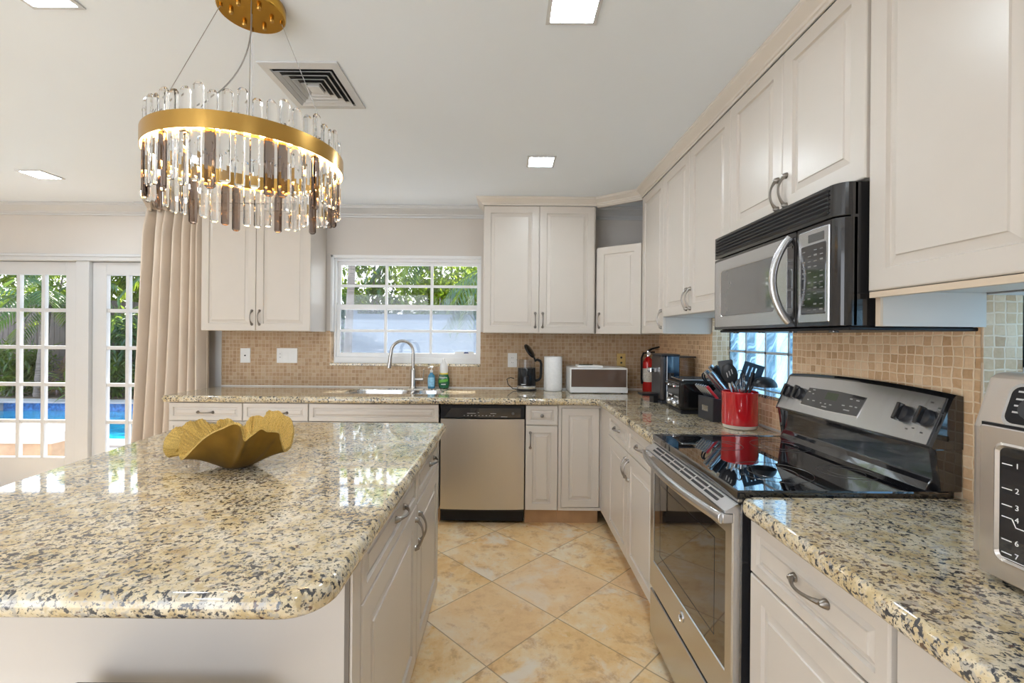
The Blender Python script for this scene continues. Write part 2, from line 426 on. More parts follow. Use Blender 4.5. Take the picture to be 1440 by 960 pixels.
# ------------------------------------------------------------------ mesh helpers
class MB:
    def __init__(s):
        s.v = []; s.f = []; s.m = []; s.s = []
    def add(s, vs, fs, mi=0, smooth=False):
        b = len(s.v)
        s.v.extend(tuple(p) for p in vs)
        for f in fs:
            s.f.append([b + i for i in f]); s.m.append(mi); s.s.append(smooth)
        return s
    def box(s, a, b, mi=0):
        x0, y0, z0 = (min(p, q) for p, q in zip(a, b)); x1, y1, z1 = (max(p, q) for p, q in zip(a, b))
        return s.add([(x0,y0,z0),(x1,y0,z0),(x1,y1,z0),(x0,y1,z0),(x0,y0,z1),(x1,y0,z1),(x1,y1,z1),(x0,y1,z1)],
                     [(0,3,2,1),(4,5,6,7),(0,1,5,4),(1,2,6,5),(2,3,7,6),(3,0,4,7)], mi)
    def prism(s, poly, lo, hi, plane='xy', mi=0):
        n = len(poly)
        def P(a, b, h):
            return {'xy': (a, b, h), 'xz': (a, h, b), 'yz': (h, a, b)}[plane]
        vs = [P(a, b, lo) for a, b in poly] + [P(a, b, hi) for a, b in poly]
        fs = [list(range(n))[::-1], list(range(n, 2 * n))] + [(i, (i + 1) % n, n + (i + 1) % n, n + i) for i in range(n)]
        return s.add(vs, fs, mi)
    def lathe(s, prof, c=(0, 0, 0), seg=24, mi=0, smooth=True, axis='z', sx=1.0, sy=1.0):
        n = len(prof)
        vs = []
        for r, z in prof:
            for k in range(seg):
                a = 2 * PI * k / seg
                p = (r * math.cos(a) * sx, r * math.sin(a) * sy, z)
                if axis == 'x': p = (p[2], p[0], p[1])
                if axis == 'y': p = (p[0], p[2], p[1])
                vs.append((p[0] + c[0], p[1] + c[1], p[2] + c[2]))
        fs = []
        for i in range(n - 1):
            for k in range(seg):
                fs.append((i * seg + k, i * seg + (k + 1) % seg, (i + 1) * seg + (k + 1) % seg, (i + 1) * seg + k))
        s.add(vs, fs, mi, smooth)
        b = len(s.v) - len(vs)
        for i in (0, n - 1):
            if prof[i][0] > 1e-6 and prof[0] != prof[-1]:
                s.f.append([b + i * seg + k for k in range(seg)]); s.m.append(mi); s.s.append(False)
        return s
    def cyl(s, c, r, h, axis='z', seg=20, mi=0, r2=None):
        r2 = r if r2 is None else r2
        return s.lathe([(r, 0), (r2, h)], c, seg, mi, True, axis)
    def tube(s, pts, r, seg=8, mi=0, closed=False, flat=1.0):
        pts = [Vector(p) for p in pts]
        n = len(pts)
        rr = r if isinstance(r, (list, tuple)) else [r] * n
        t0 = (pts[1] - pts[0]).normalized()
        up = Vector((0, 0, 1)) if abs(t0.z) < 0.9 else Vector((1, 0, 0))
        nrm = (up - t0 * up.dot(t0)).normalized()
        vs = []
        for i, p in enumerate(pts):
            if closed: t = (pts[(i + 1) % n] - pts[i - 1]).normalized()
            else: t = (pts[min(i + 1, n - 1)] - pts[max(i - 1, 0)]).normalized()
            nrm = (nrm - t * nrm.dot(t)).normalized()
            bi = t.cross(nrm)
            for k in range(seg):
                a = 2 * PI * k / seg
                vs.append(p + nrm * (math.cos(a) * rr[i]) + bi * (math.sin(a) * rr[i] * flat))
        fs = []
        for i in range(n if closed else n - 1):
            j = (i + 1) % n
            for k in range(seg):
                fs.append((i * seg + k, i * seg + (k + 1) % seg, j * seg + (k + 1) % seg, j * seg + k))
        s.add(vs, fs, mi, True)
        if not closed:
            b = len(s.v) - len(vs)
            for i in (0, n - 1):
                s.f.append([b + i * seg + k for k in range(seg)]); s.m.append(mi); s.s.append(False)
        return s
    def rings(s, rings, mi=0, smooth=False, cap0=True, cap1=True):
        n = len(rings[0])
        vs = [p for r in rings for p in r]
        fs = []
        for i in range(len(rings) - 1):
            for k in range(n):
                fs.append((i * n + k, i * n + (k + 1) % n, (i + 1) * n + (k + 1) % n, (i + 1) * n + k))
        if cap0: fs.append(list(range(n))[::-1])
        if cap1: fs.append([(len(rings) - 1) * n + k for k in range(n)])
        return s.add(vs, fs, mi, smooth)
    def grid(s, fn, nu, nv, mi=0, smooth=True, wrap=False):
        vs = [fn(i / nu, j / nv) for j in range(nv + 1) for i in range(nu if wrap else nu + 1)]
        w = nu if wrap else nu + 1
        fs = []
        for j in range(nv):
            for i in range(nu):
                i2 = (i + 1) % w if wrap else i + 1
                fs.append((j * w + i, j * w + i2, (j + 1) * w + i2, (j + 1) * w + i))
        return s.add(vs, fs, mi, smooth)
    def raised(s, x0, x1, z0, z1, y=0.0, th=0.02, frame=0.055, mi=0):
        """a routed raised-panel front in the x-z plane that faces -y"""
        def R(i, d):
            return [(x0 + i, y + d, z0 + i), (x1 - i, y + d, z0 + i), (x1 - i, y + d, z1 - i), (x0 + i, y + d, z1 - i)]
        f = min(frame, (x1 - x0) * 0.28, (z1 - z0) * 0.28)
        g = f * 0.45
        rs = [R(0, th), R(0, 0.004), R(0.0015, 0.0015), R(0.004, 0), R(f, 0), R(f + 0.003, 0.009), R(f + 0.008, 0.009), R(f + 0.008 + g * 0.8, 0.0045), R(f + 0.010 + g * 0.8, 0.0010)]
        return s.rings(rs, mi)
    def build(s, name, mat, parent=None, bevel=0.0, seg=2, recalc=True, **props):
        me = bpy.data.meshes.new(name)
        me.from_pydata([tuple(p) for p in s.v], [], s.f)
        mats = mat if isinstance(mat, (list, tuple)) else [mat]
        for m in mats: me.materials.append(m)
        for p, mi, sm in zip(me.polygons, s.m, s.s):
            p.material_index = mi; p.use_smooth = sm
        if recalc:
            bm = bmesh.new(); bm.from_mesh(me)
            bmesh.ops.recalc_face_normals(bm, faces=bm.faces)
            bm.to_mesh(me); bm.free()
        if any(s.s): me.set_sharp_from_angle(angle=0.7)
        o = bpy.data.objects.new(name, me)
        COL.objects.link(o)
        if parent is not None: o.parent = parent
        if bevel > 0:
            b = o.modifiers.new('bevel', 'BEVEL')
            b.width = bevel; b.segments = seg; b.limit_method = 'ANGLE'; b.angle_limit = 0.6
        for k, v in props.items(): o[k] = v
        return o

def tag(o, label, cat, group=None, kind=None):
    o['label'] = label; o['category'] = cat
    if group: o['group'] = group
    if kind: o['kind'] = kind
    return o
def thing(name, label, cat, loc=(0, 0, 0), rz=0.0, group=None):
    o = bpy.data.objects.new(name, None)
    COL.objects.link(o)
    o.empty_display_size = 0.05
    o.location = loc; o.rotation_euler = (0, 0, rz)
    return tag(o, label, cat, group)
def struct(mb, name, mat, parent=None, bevel=0.0, **kw):
    o = mb.build(name, mat, parent, bevel, **kw)
    if parent is None: o['kind'] = 'structure'
    return o
def dup(root, loc, rz=None, label=None):
    def cp(o, par):
        c = o.copy(); COL.objects.link(c)
        if par is not None: c.parent = par
        for ch in list(o.children): cp(ch, c)
        return c
    r = cp(root, None)
    r.location = loc
    if rz is not None: r.rotation_euler = (0, 0, rz)
    if label: r['label'] = label
    return r
def lettering(txt, size, loc, rot, mat, parent, name='lettering', ext=0.0003, align='CENTER', width=None):
    c = bpy.data.curves.new(name, 'FONT')
    c.body = txt; c.size = size; c.extrude = ext; c.align_x = align; c.align_y = 'CENTER'
    c.materials.append(mat)
    q = bpy.data.objects.new(name, c)
    COL.objects.link(q)
    bpy.context.view_layer.update()
    me = bpy.data.meshes.new_from_object(q.evaluated_get(bpy.context.evaluated_depsgraph_get()))
    bpy.data.objects.remove(q)
    o = bpy.data.objects.new(name, me)
    COL.objects.link(o)
    o.parent = parent; o.location = loc; o.rotation_euler = rot
    return o
FRONT = (PI / 2, 0, 0)     # text that faces -y

def slab(outline, z0, z1, holes=(), r=0.018, corner={}, mi=0):
    """a worktop: the outline (counter-clockwise) with chosen corners rounded, its edge a bullnose"""
    pts = []
    n = len(outline)
    for i, p in enumerate(outline):
        rad = corner.get(i, 0)
        p = Vector(p)
        if rad <= 0: pts.append(p); continue
        a = (Vector(outline[i - 1]) - p).normalized(); b = (Vector(outline[(i + 1) % n]) - p).normalized()
        ang = a.angle(b)
        t = rad / math.tan(ang / 2)
        c = p + (a + b).normalized() * (rad / math.sin(ang / 2))
        s0 = p + a * t - c; s1 = p + b * t - c
        a0 = math.atan2(s0.y, s0.x); a1 = math.atan2(s1.y, s1.x)
        d = (a1 - a0 + PI) % (2 * PI) - PI
        for k in range(9):
            q = a0 + d * k / 8
            pts.append(c + Vector((math.cos(q), math.sin(q))) * rad)
    def offset(ps, e):
        out = []
        m = len(ps)
        for i in range(m):
            d0 = (ps[i] - ps[i - 1]).normalized(); d1 = (ps[(i + 1) % m] - ps[i]).normalized()
            n0 = Vector((-d0.y, d0.x)); n1 = Vector((-d1.y, d1.x))
            k = n0 + n1
            k = k / max(0.3, (1 + n0.dot(n1)))
            out.append(ps[i] + k * e)
        return out
    h = (z1 - z0) / 2; zm = (z0 + z1) / 2
    prof = []
    for k in range(9):
        a = -PI / 2 + PI * k / 8
        prof.append((r * (1 - math.cos(a)), zm + h * math.sin(a)))
    bm = bmesh.new()
    rings = []
    for e, z in prof:
        rings.append([bm.verts.new((p.x, p.y, z)) for p in offset(pts, e)])
    m = len(pts)
    for i in range(len(rings) - 1):
        for k in range(m):
            f = bm.faces.new((rings[i][k], rings[i][(k + 1) % m], rings[i + 1][(k + 1) % m], rings[i + 1][k])); f.smooth = True
    for top, ring, z in ((True, rings[-1], z1), (False, rings[0], z0)):
        es = [bm.edges.get((ring[k], ring[(k + 1) % m])) for k in range(m)]
        hole_rings = []
        for hp in holes:
            hv = [bm.verts.new((x, y, z)) for x, y in hp]
            hole_rings.append(hv)
            es += [bm.edges.new((hv[k], hv[(k + 1) % len(hv)])) for k in range(len(hv))]
        bmesh.ops.triangle_fill(bm, edges=es, use_beauty=True)
        if top: top_h = hole_rings
        else:
            for a, b in zip(top_h, hole_rings):
                for k in range(len(a)):
                    j = (k + 1) % len(a)
                    bm.faces.new((a[k], a[j], b[j], b[k]))
    bmesh.ops.recalc_face_normals(bm, faces=bm.faces)
    me = bpy.data.meshes.new('worktop')
    bm.to_mesh(me); bm.free()
    return me
def from_mesh(me, name, mat, parent=None):
    me.materials.append(mat)
    o = bpy.data.objects.new(name, me); COL.objects.link(o)
    if parent is not None: o.parent = parent
    return o
def rrect(x0, x1, y0, y1, r, n=5):
    out = []
    for cx, cy, a0 in ((x1 - r, y0 + r, -PI/2), (x1 - r, y1 - r, 0), (x0 + r, y1 - r, PI/2), (x0 + r, y0 + r, PI)):
        for k in range(n + 1):
            a = a0 + PI / 2 * k / n
            out.append((cx + r * math.cos(a), cy + r * math.sin(a)))
    return out
def _shift(s, d):
    s.v = [(p[0] + d[0], p[1] + d[1], p[2] + d[2]) for p in s.v]
    return s
MB.shift = _shift

# ================================================================== the room
RX, BY, CZ = 1.28, 3.83, 2.42          # right wall face, back wall face, ceiling
LX, FY = -5.6, -1.6
struct(MB().box((LX - 0.1, FY, -0.10), (RX + 0.3, BY + 0.2, 0.0)), 'floor', M['floor'])
struct(MB().box((LX - 0.1, FY, CZ), (RX + 0.3, BY + 0.2, CZ + 0.12)), 'ceiling', M['ceil'])
WX0, WX1, WZ0, WZ1 = -1.492, -0.226, 1.115, 2.024     # sink window opening
DX0, DX1, DZ1 = -4.50, -2.735, 1.965                  # french door opening
wb = MB()
y0, y1 = BY, BY + 0.16
wb.box((LX, y0, 0), (DX0, y1, CZ)).box((DX0, y0, DZ1), (DX1, y1, CZ)).box((DX1, y0, 0), (WX0, y1, CZ))
wb.box((WX0, y0, 0), (WX1, y1, WZ0)).box((WX0, y0, WZ1), (WX1, y1, CZ)).box((WX1, y0, 0), (RX + 0.16, y1, CZ))
struct(wb, 'wall_back', M['wall'])
# right wall with the two glass block openings
G1 = (2.03, 2.83, 1.072, 1.475)
G2 = (0.38, 1.222, 1.072, 1.475)
wr = MB()
x0, x1 = RX, RX + 0.16
ys = [FY, G2[0], G2[1], G1[0], G1[1], BY]
for i in range(5):
    if i in (1, 3):
        wr.box((x0, ys[i], 0), (x1, ys[i + 1], 1.072)).box((x0, ys[i], 1.475), (x1, ys[i + 1], CZ))
    else:
        wr.box((x0, ys[i], 0), (x1, ys[i + 1], CZ))
struct(wr, 'wall_right', M['wall'])
struct(MB().box((LX, FY - 0.12, 2.2), (RX + 0.16, FY, CZ)).box((-0.7, FY - 0.12, 0), (RX + 0.16, FY, 2.2)).box((LX, FY - 0.12, 0), (-4.1, FY, 2.2)), 'wall_front', M['wall'])  # unseen wall; its opening is added and sized to let in fill light
struct(MB().box((LX - 0.1, FY, 0), (LX, BY, CZ)), 'wall_left', M['wall'])
# roof edge over the back wall, outside
struct(MB().box((LX, BY + 0.16, 2.385), (RX + 0.6, BY + 0.88, 2.50)), 'roof_eave', M['roof_white'])

# mosaic backsplash (thin tile sheets) with a white bead along the worktop
bs = MB()
t = 0.008
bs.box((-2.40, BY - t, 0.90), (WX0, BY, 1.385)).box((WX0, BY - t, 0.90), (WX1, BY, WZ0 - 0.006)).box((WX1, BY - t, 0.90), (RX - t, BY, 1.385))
bs.build('backsplash_back', M['tile_back'], kind='structure')
bs = MB()
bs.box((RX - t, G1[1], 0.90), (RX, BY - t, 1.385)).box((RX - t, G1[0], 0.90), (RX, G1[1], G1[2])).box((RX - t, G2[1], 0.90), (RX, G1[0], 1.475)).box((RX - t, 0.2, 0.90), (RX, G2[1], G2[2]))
bs.box((RX - t, G1[1], 0.9), (RX, G1[1] + 0.0, 1.475))
bs.build('backsplash_side', M['tile_side'], kind='structure')
jb = MB()
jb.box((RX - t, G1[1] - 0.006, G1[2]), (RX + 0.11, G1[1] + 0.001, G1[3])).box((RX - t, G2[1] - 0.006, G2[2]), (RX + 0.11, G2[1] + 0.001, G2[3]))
jb.build('backsplash_jamb', M['tile_jamb'], kind='structure')
MB().box((WX0, BY - t, WZ0), (WX0 + 0.004, BY + 0.07, 1.375)).build('backsplash_reveal', M['tile_jamb'], kind='structure')
bd = MB()
bd.box((-2.40, BY - 0.014, 0.914), (RX - t, BY - t, 0.924)).box((RX - 0.014, 2.02, 0.914), (RX - t, BY - t, 0.924))
struct(bd, 'trim_2', M['caulk'])
MB().box((-2.45, BY - 0.012, 0.0), (-2.40, BY, 1.40)).build('trim_3', M['trim'], kind='structure')

def crown_profile(depth, height):
    # (out from the wall, down from the ceiling)
    d, h = depth, height
    return [(0, 0), (d, 0), (d, .14 * h), (.93 * d, .19 * h), (.90 * d, .30 * h), (.62 * d, .48 * h), (.36 * d, .64 * h), (.30 * d, .68 * h), (.26 * d, .80 * h), (.14 * d, .84 * h), (.12 * d, h), (0, h)]
def crown(path, depth, height, zt=CZ):
    """sweep the profile along a path of (x, y) points; it juts to the left of the direction of travel"""
    prof = crown_profile(depth, height)
    ps = [Vector(p) for p in path]
    rings = []
    for i, p in enumerate(ps):
        d0 = (ps[i] - ps[i - 1]).normalized() if i else (ps[1] - ps[0]).normalized()
        d1 = (ps[i + 1] - ps[i]).normalized() if i < len(ps) - 1 else d0
        n0 = Vector((-d0.y, d0.x)); n1 = Vector((-d1.y, d1.x))
        k = (n0 + n1) / (1 + n0.dot(n1))
        rings.append([(p.x + k.x * a, p.y + k.y * a, zt - b) for a, b in prof])
    return MB().rings(rings)
e = 0.001
struct(crown([(-2.38, BY - e), (LX, BY - e)], 0.11, 0.082, CZ - e), 'trim_crown_wall', M['trim'])
struct(crown([(-0.20, BY - e), (-1.515, BY - e)], 0.11, 0.082, CZ - e), 'trim_crown_window', M['trim'])
struct(crown([(RX - e, BY - e), (0.70, BY - e)], 0.11, 0.082, CZ - e), 'trim_crown_corner', M['trim'])

# ------------------------------------------------------------------ sink window
wf = MB()
yf = BY + 0.055
fx0, fx1, fz0, fz1 = WX0 + 0.03, WX1 - 0.003, WZ0 + 0.035, WZ1 - 0.028
wf.box((WX0, BY - 0.003, WZ1 - 0.022), (WX1, BY + 0.11, WZ1))                       # head
wf.box((WX0, BY - 0.003, 1.38), (WX0 + 0.018, BY + 0.11, WZ1))                      # left jamb lining
wf.box((WX0 + 0.018, BY + 0.04, WZ0), (WX0 + 0.034, BY + 0.11, WZ1 - 0.022))
wf.box((WX1 - 0.012, BY + 0.02, WZ0), (WX1, BY + 0.11, WZ1 - 0.022))
wf.box((WX0 + 0.03, BY + 0.03, WZ0), (WX1 - 0.01, BY + 0.11, WZ0 + 0.05))           # bottom rail of the frame
wf.box((WX0 + 0.03, BY + 0.045, WZ1 - 0.045), (WX1 - 0.01, BY + 0.11, WZ1 - 0.022))
window = struct(wf, 'window_1', M['window_white'], bevel=0.002)
def sash(name, x0, x1, z0, z1, y, cols, rows, st=0.03, rail=0.03, mun=0.02):
    mb = MB()
    d = 0.022
    mb.box((x0, y, z0), (x0 + st, y + d, z1)).box((x1 - st, y, z0), (x1, y + d, z1))
    mb.box((x0 + st, y, z0), (x1 - st, y + d, z0 + rail)).box((x0 + st, y, z1 - rail), (x1 - st, y + d, z1))
    for k in range(1, cols):
        x = x0 + st + (x1 - x0 - 2 * st) * k / cols
        mb.box((x - mun / 2, y + 0.002, z0 + rail), (x + mun / 2, y + d - 0.002, z1 - rail))
    for k in range(1, rows):
        z = z0 + rail + (z1 - z0 - 2 * rail) * k / rows
        mb.box((x0 + st, y + 0.003, z - mun / 2), (x1 - st, y + d - 0.003, z + mun / 2))
    o = mb.build(name, M['window_white'], window, 0.0015)
    MB().box((x0 + st * 0.6, y + d / 2 - 0.001, z0 + rail * 0.6), (x1 - st * 0.6, y + d / 2 + 0.001, z1 - rail * 0.6)).build('window_pane', M['pane'], o)
    return o
sash('upper_sash', WX0 + 0.034, WX1 - 0.012, 1.568, WZ1 - 0.045, BY + 0.075, 3, 2, 0.026, 0.03, 0.022)
lower = sash('lower_sash', WX0 + 0.034, WX1 - 0.012, WZ0 + 0.05, 1.612, BY + 0.05, 3, 2, 0.03, 0.036, 0.022)
MB().box((WX0 + 0.05, BY + 0.098, WZ0 + 0.06), (WX1 - 0.03, BY + 0.099, 1.585)).build('insect_screen', M['screen'], window)
struct(MB().box((WX0 - 0.0, BY - 0.016, WZ0 - 0.022), (WX1, BY + 0.04, WZ0 + 0.001)), 'trim_sill', M['granite'], bevel=0.004)
tk = thing('security_sticker', 'small white sticker with a navy badge in the lower right pane of the sink window', 'sticker', (-0.36, BY + 0.058, 1.196))
MB().box((-0.088, -0.0012, -0.022), (0.075, 0.0, 0.02)).build('sticker_sheet', M['white_plastic'], tk)
MB().prism([(-0.012, -0.018), (0.022, -0.018), (0.03, -0.010), (0.03, 0.010), (0.022, 0.018), (-0.004, 0.018), (-0.012, 0.010)], -0.0018, -0.0012, 'xz').build('badge', M['navy'], tk)
lettering('ADT', 0.018, (0.010, -0.0020, 0.0), FRONT, M['white_print'], tk)

# ------------------------------------------------------------------ french doors
dc = MB()
dc.box((DX0, BY - 0.004, 0), (DX0 + 0.03, BY + 0.14, DZ1)).box((DX1 - 0.03, BY - 0.004, 0), (DX1, BY + 0.14, DZ1))
dc.box((DX0, BY - 0.004, DZ1 - 0.012), (DX1, BY + 0.14, DZ1))
dc.box((-3.632, BY - 0.006, 0), (-3.522, BY + 0.14, DZ1 - 0.012))
dc.box((DX0 - 0.09, BY - 0.02, 0), (DX0 + 0.004, BY, DZ1 + 0.002)).box((DX1 - 0.004, BY - 0.02, 0), (DX1 + 0.09, BY, DZ1 + 0.002))
dc.box((DX0 - 0.09, BY - 0.022, DZ1 - 0.01), (DX1 + 0.09, BY, DZ1 + 0.022)).box((DX0 - 0.10, BY - 0.032, DZ1 + 0.022), (DX1 + 0.10, BY, DZ1 + 0.045))
struct(dc, 'trim_door_casing', M['trim'], bevel=0.003)
def french_door(name, x0, x1, gx0, pw, pitch, cols):
    y = BY + 0.03; d = 0.042
    z0, z1 = 0.012, DZ1 - 0.016
    gz0, ph, vp, rows = 0.292, 0.286, 0.3157, 5
    gx1 = gx0 + pitch * (cols - 1) + pw; gz1 = gz0 + vp * (rows - 1) + ph
    mb = MB()
    mb.box((x0, y, z0), (gx0, y + d, z1)).box((gx1, y, z0), (x1, y + d, z1))
    mb.box((gx0, y, z0), (gx1, y + d, gz0)).box((gx0, y, gz1), (gx1, y + d, z1))
    for k in range(1, cols):
        x = gx0 + pitch * k
        mb.box((x - (pitch - pw), y + 0.004, gz0), (x, y + d - 0.004, gz1))
    for k in range(1, rows):
        z = gz0 + vp * k
        mb.box((gx0, y + 0.006, z - (vp - ph)), (gx1, y + d - 0.006, z))
    o = struct(mb, name, M['trim'], bevel=0.003)
    MB().box((gx0 - 0.005, y + d / 2 - 0.002, gz0 - 0.005), (gx1 + 0.005, y + d / 2 + 0.002, gz1 + 0.005)).build('door_glass', M['pane'], o)
    return o
french_door('door_1', -4.468, -3.634, -4.355, 0.182, 0.212, 3)
french_door('door_2', -3.520, -2.768, -3.404, 0.160, 0.1905, 3)

# ------------------------------------------------------------------ glass block windows in the right wall
def block_window(name, g):
    y0, y1, z0, z1 = g
    X = RX + 0.10
    fr = MB()
    n = max(1, round((y1 - y0) / 0.2)); w = (y1 - y0) / n; h = (z1 - z0) / 2
    m = 0.006
    for k in range(n + 1):
        y = y0 + w * k
        fr.box((X - 0.003, max(y0, y - m), z0), (X + 0.055, min(y1, y + m), z1))
    for k in range(3):
        z = z0 + h * k
        fr.box((X - 0.003, y0, max(z0, z - m)), (X + 0.055, y1, min(z1, z + m)))
    o = struct(fr, name, M['mortar'])
    for i in range(n):
        for j in range(2):
            MB().box((X, y0 + w * i + m, z0 + h * j + m), (X + 0.05, y0 + w * (i + 1) - m, z0 + h * (j + 1) - m)).build('glass_block', M['block'], o, 0.006)
    struct(MB().box((RX - 0.014, y0, z0 - 0.014), (X, y1, z0 + 0.002)), 'trim_' + name + '_sill', M['granite'], bevel=0.003)
    struct(MB().box((RX, y0, z1 - 0.003), (X, y1, z1 + 0.002)), 'trim_' + name + '_head', M['trim'])
block_window('window_2', G1)
block_window('window_3', G2)

# ================================================================== cabinets
def handle_mesh(L=0.105, H=0.026):
    """bow pull along local z, standing off towards -y"""
    mb = MB()
    pts, rad = [], []
    for k in range(13):
        t = k / 12.0
        z = -L / 2 + L * t
        y = -0.003 - H * (math.sin(PI * t) ** 0.7)
        pts.append((0, y, z)); rad.append(0.0038 + 0.0042 * abs(2 * t - 1) ** 3)
    mb.tube(pts, rad, 8)
    for s in (-1, 1):
        mb.lathe([(0.0115, 0.0), (0.0105, 0.004), (0.0070, 0.012), (0.0040, 0.016)], (0, 0, s * L / 2), 10, 0, True, 'y', 1.0, 1.0)
    mb.v = [(x, -abs(y) if y > 0 else y, z) for x, y, z in mb.v]
    me_o = mb.build('handle', M['pewter'])
    me = me_o.data
    bpy.data.objects.remove(me_o)
    return me
HANDLE = handle_mesh()
def knob_mesh():
    mb = MB().lathe([(0.006, 0), (0.005, -0.010), (0.010, -0.014), (0.0135, -0.020), (0.012, -0.026), (0.006, -0.029), (0.0, -0.030)], (0, 0, 0), 16, 0, True, 'y')
    o = mb.build('knob', M['pewter']); me = o.data; bpy.data.objects.remove(o); return me
KNOB = knob_mesh()
def put_handle(parent, x, z, horiz=False, knob=False, y=0.0):
    o = bpy.data.objects.new('knob' if knob else 'handle', KNOB if knob else HANDLE)
    COL.objects.link(o); o.parent = parent
    o.location = (x, y, z)
    if horiz: o.rotation_euler = (0, PI / 2, 0)
    return o
def cabinet(name, label, loc, rz, w, d, z0, z1, fronts, toe=0.0, group=None, frame=0.055, cat='cabinet', body_z1=None):
    """loc: front left corner on the floor seen from the front; local x to the right, front faces -y"""
    t = thing(name, label, cat, loc, rz, group)
    mb = MB().box((0.001, 0.0205, z0), (w - 0.001, d, body_z1 or z1))
    mb.build('carcass', M['cab'], t)
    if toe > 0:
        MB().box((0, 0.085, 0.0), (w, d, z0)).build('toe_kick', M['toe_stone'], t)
    for f in fronts:
        x0, x1, a, b = f['box']
        fr = f.get('frame', frame)
        o = MB().raised(x0 + 0.0015, x1 - 0.0015, a + 0.0015, b - 0.0015, 0.0, 0.02, fr).build(f['kind'], M['cab'], t)
        if 'h' in f:
            hx, hz, hv = f['h']
            put_handle(o, hx, hz, hv == 'h', hv == 'k')
    return t
def D(x0, x1, a, b, h=None, **k):
    r = dict(kind='door', box=(x0, x1, a, b), **k)
    if h: r['h'] = h
    return r
def DR(x0, x1, a, b, h=None, **k):
    r = dict(kind='drawer', box=(x0, x1, a, b), frame=0.03, **k)
    if h: r['h'] = h
    return r
YU, YB, XU, XB = 3.52, 3.224, 0.97, 0.667
UT, UB = 2.362, 1.376
# back wall, uppers
cabinet('wall_cabinet', 'white two-door wall cabinet left of the sink window beside the beige curtain', (-2.374, YU, 0), 0, 0.848, 0.305, UB, UT,
        [D(0, 0.424, UB, UT, (0.395, 1.480, 'v')), D(0.424, 0.848, UB, UT, (0.453, 1.480, 'v'))], group=None)
cabinet('wall_cabinet', 'white two-door wall cabinet on the back wall right of the sink window', (-0.192, YU, 0), 0, 0.872, 0.305, UB, UT,
        [D(0, 0.433, UB, UT, (0.405, 1.478, 'v')), D(0.433, 0.862, UB, UT, (0.463, 1.478, 'v'))])
# diagonal corner cabinet, open above its short door
a0, a1 = Vector((0.686, YU)), Vector((XU, 3.300))
dv = (a1 - a0); dw = dv.length; dang = math.atan2(dv.y, dv.x)
ct = thing('corner_cabinet', 'white diagonal corner wall cabinet with a short door and an open niche above', 'cabinet', (a0.x, a0.y, 0), dang)
inv = Matrix.Rotation(-dang, 2)
poly = [inv @ (Vector(p) - a0) for p in ((0.690, 3.545), (0.985, 3.315), (RX - 0.012, 3.315), (RX - 0.012, BY - 0.012), (0.690, BY - 0.012))]
MB().prism([tuple(p) for p in poly], UB, 2.035).build('carcass', M['cab'], ct)
do = MB().raised(0.004, dw - 0.004, UB, 2.040, 0, 0.02, 0.055).build('door', M['cab'], ct)
put_handle(do, 0.022, 1.478)
MB().box((0.0, 0.0, UT - 0.012), (dw, 0.02, UT + 0.05)).build('top_rail', M['cab'], ct)
# right wall, uppers (front faces -x)
cabinet('wall_cabinet', 'tall narrow white single-door wall cabinet next to the open corner niche', (XU, 3.297, 0), -PI / 2, 0.452, 0.305, UB, UT,
        [D(0, 0.452, UB, UT, (0.425, 1.468, 'v'))])
cabinet('wall_cabinet', 'white two-door wall cabinet left of the microwave, raised over the glass block window', (XU, 2.845, 0), -PI / 2, 0.849, 0.305, 1.478, UT,
        [D(0, 0.402, 1.478, UT, (0.377, 1.560, 'v')), D(0.402, 0.849, 1.478, UT, (0.427, 1.560, 'v'))])
cabinet('wall_cabinet', 'short white two-door wall cabinet directly above the microwave', (XU, 1.996, 0), -PI / 2, 0.763, 0.305, 1.79, UT,
        [D(0, 0.379, 1.79, UT, (0.355, 1.868, 'v')), D(0.379, 0.758, 1.79, UT, (0.405, 1.868, 'v'))])
nc = cabinet('wall_cabinet', 'large white wall cabinet nearest the camera, right of the microwave above the steel toaster oven', (XU, 1.228, 0), -PI / 2, 0.86, 0.305, 1.478, UT,
        [D(0, 0.428, 1.478, UT), D(0.428, 0.86, 1.478, UT)])
MB().box((0.002, 0.004, 1.462), (0.858, 0.022, 1.4775)).build('bottom_edge', M['cab_raw'], nc)
fp = MB().box((0.0005, 0.03, 1.386), (0.016, 0.305, 1.4775)).build('side_panel', M['cab'], nc)
MB().box((0.0005, 0.022, 1.386), (0.016, 0.0295, 1.4775)).build('panel_edge', M['cab_raw'], nc)

# crown along the tops of the cabinets
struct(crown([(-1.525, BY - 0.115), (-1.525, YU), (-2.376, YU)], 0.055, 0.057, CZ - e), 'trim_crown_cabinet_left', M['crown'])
struct(crown([(XU, 0.30), (XU, 3.298), (0.684, YU), (-0.192, YU), (-0.192, BY - 0.02)], 0.055, 0.057, CZ - e), 'trim_crown_cabinet', M['crown'])

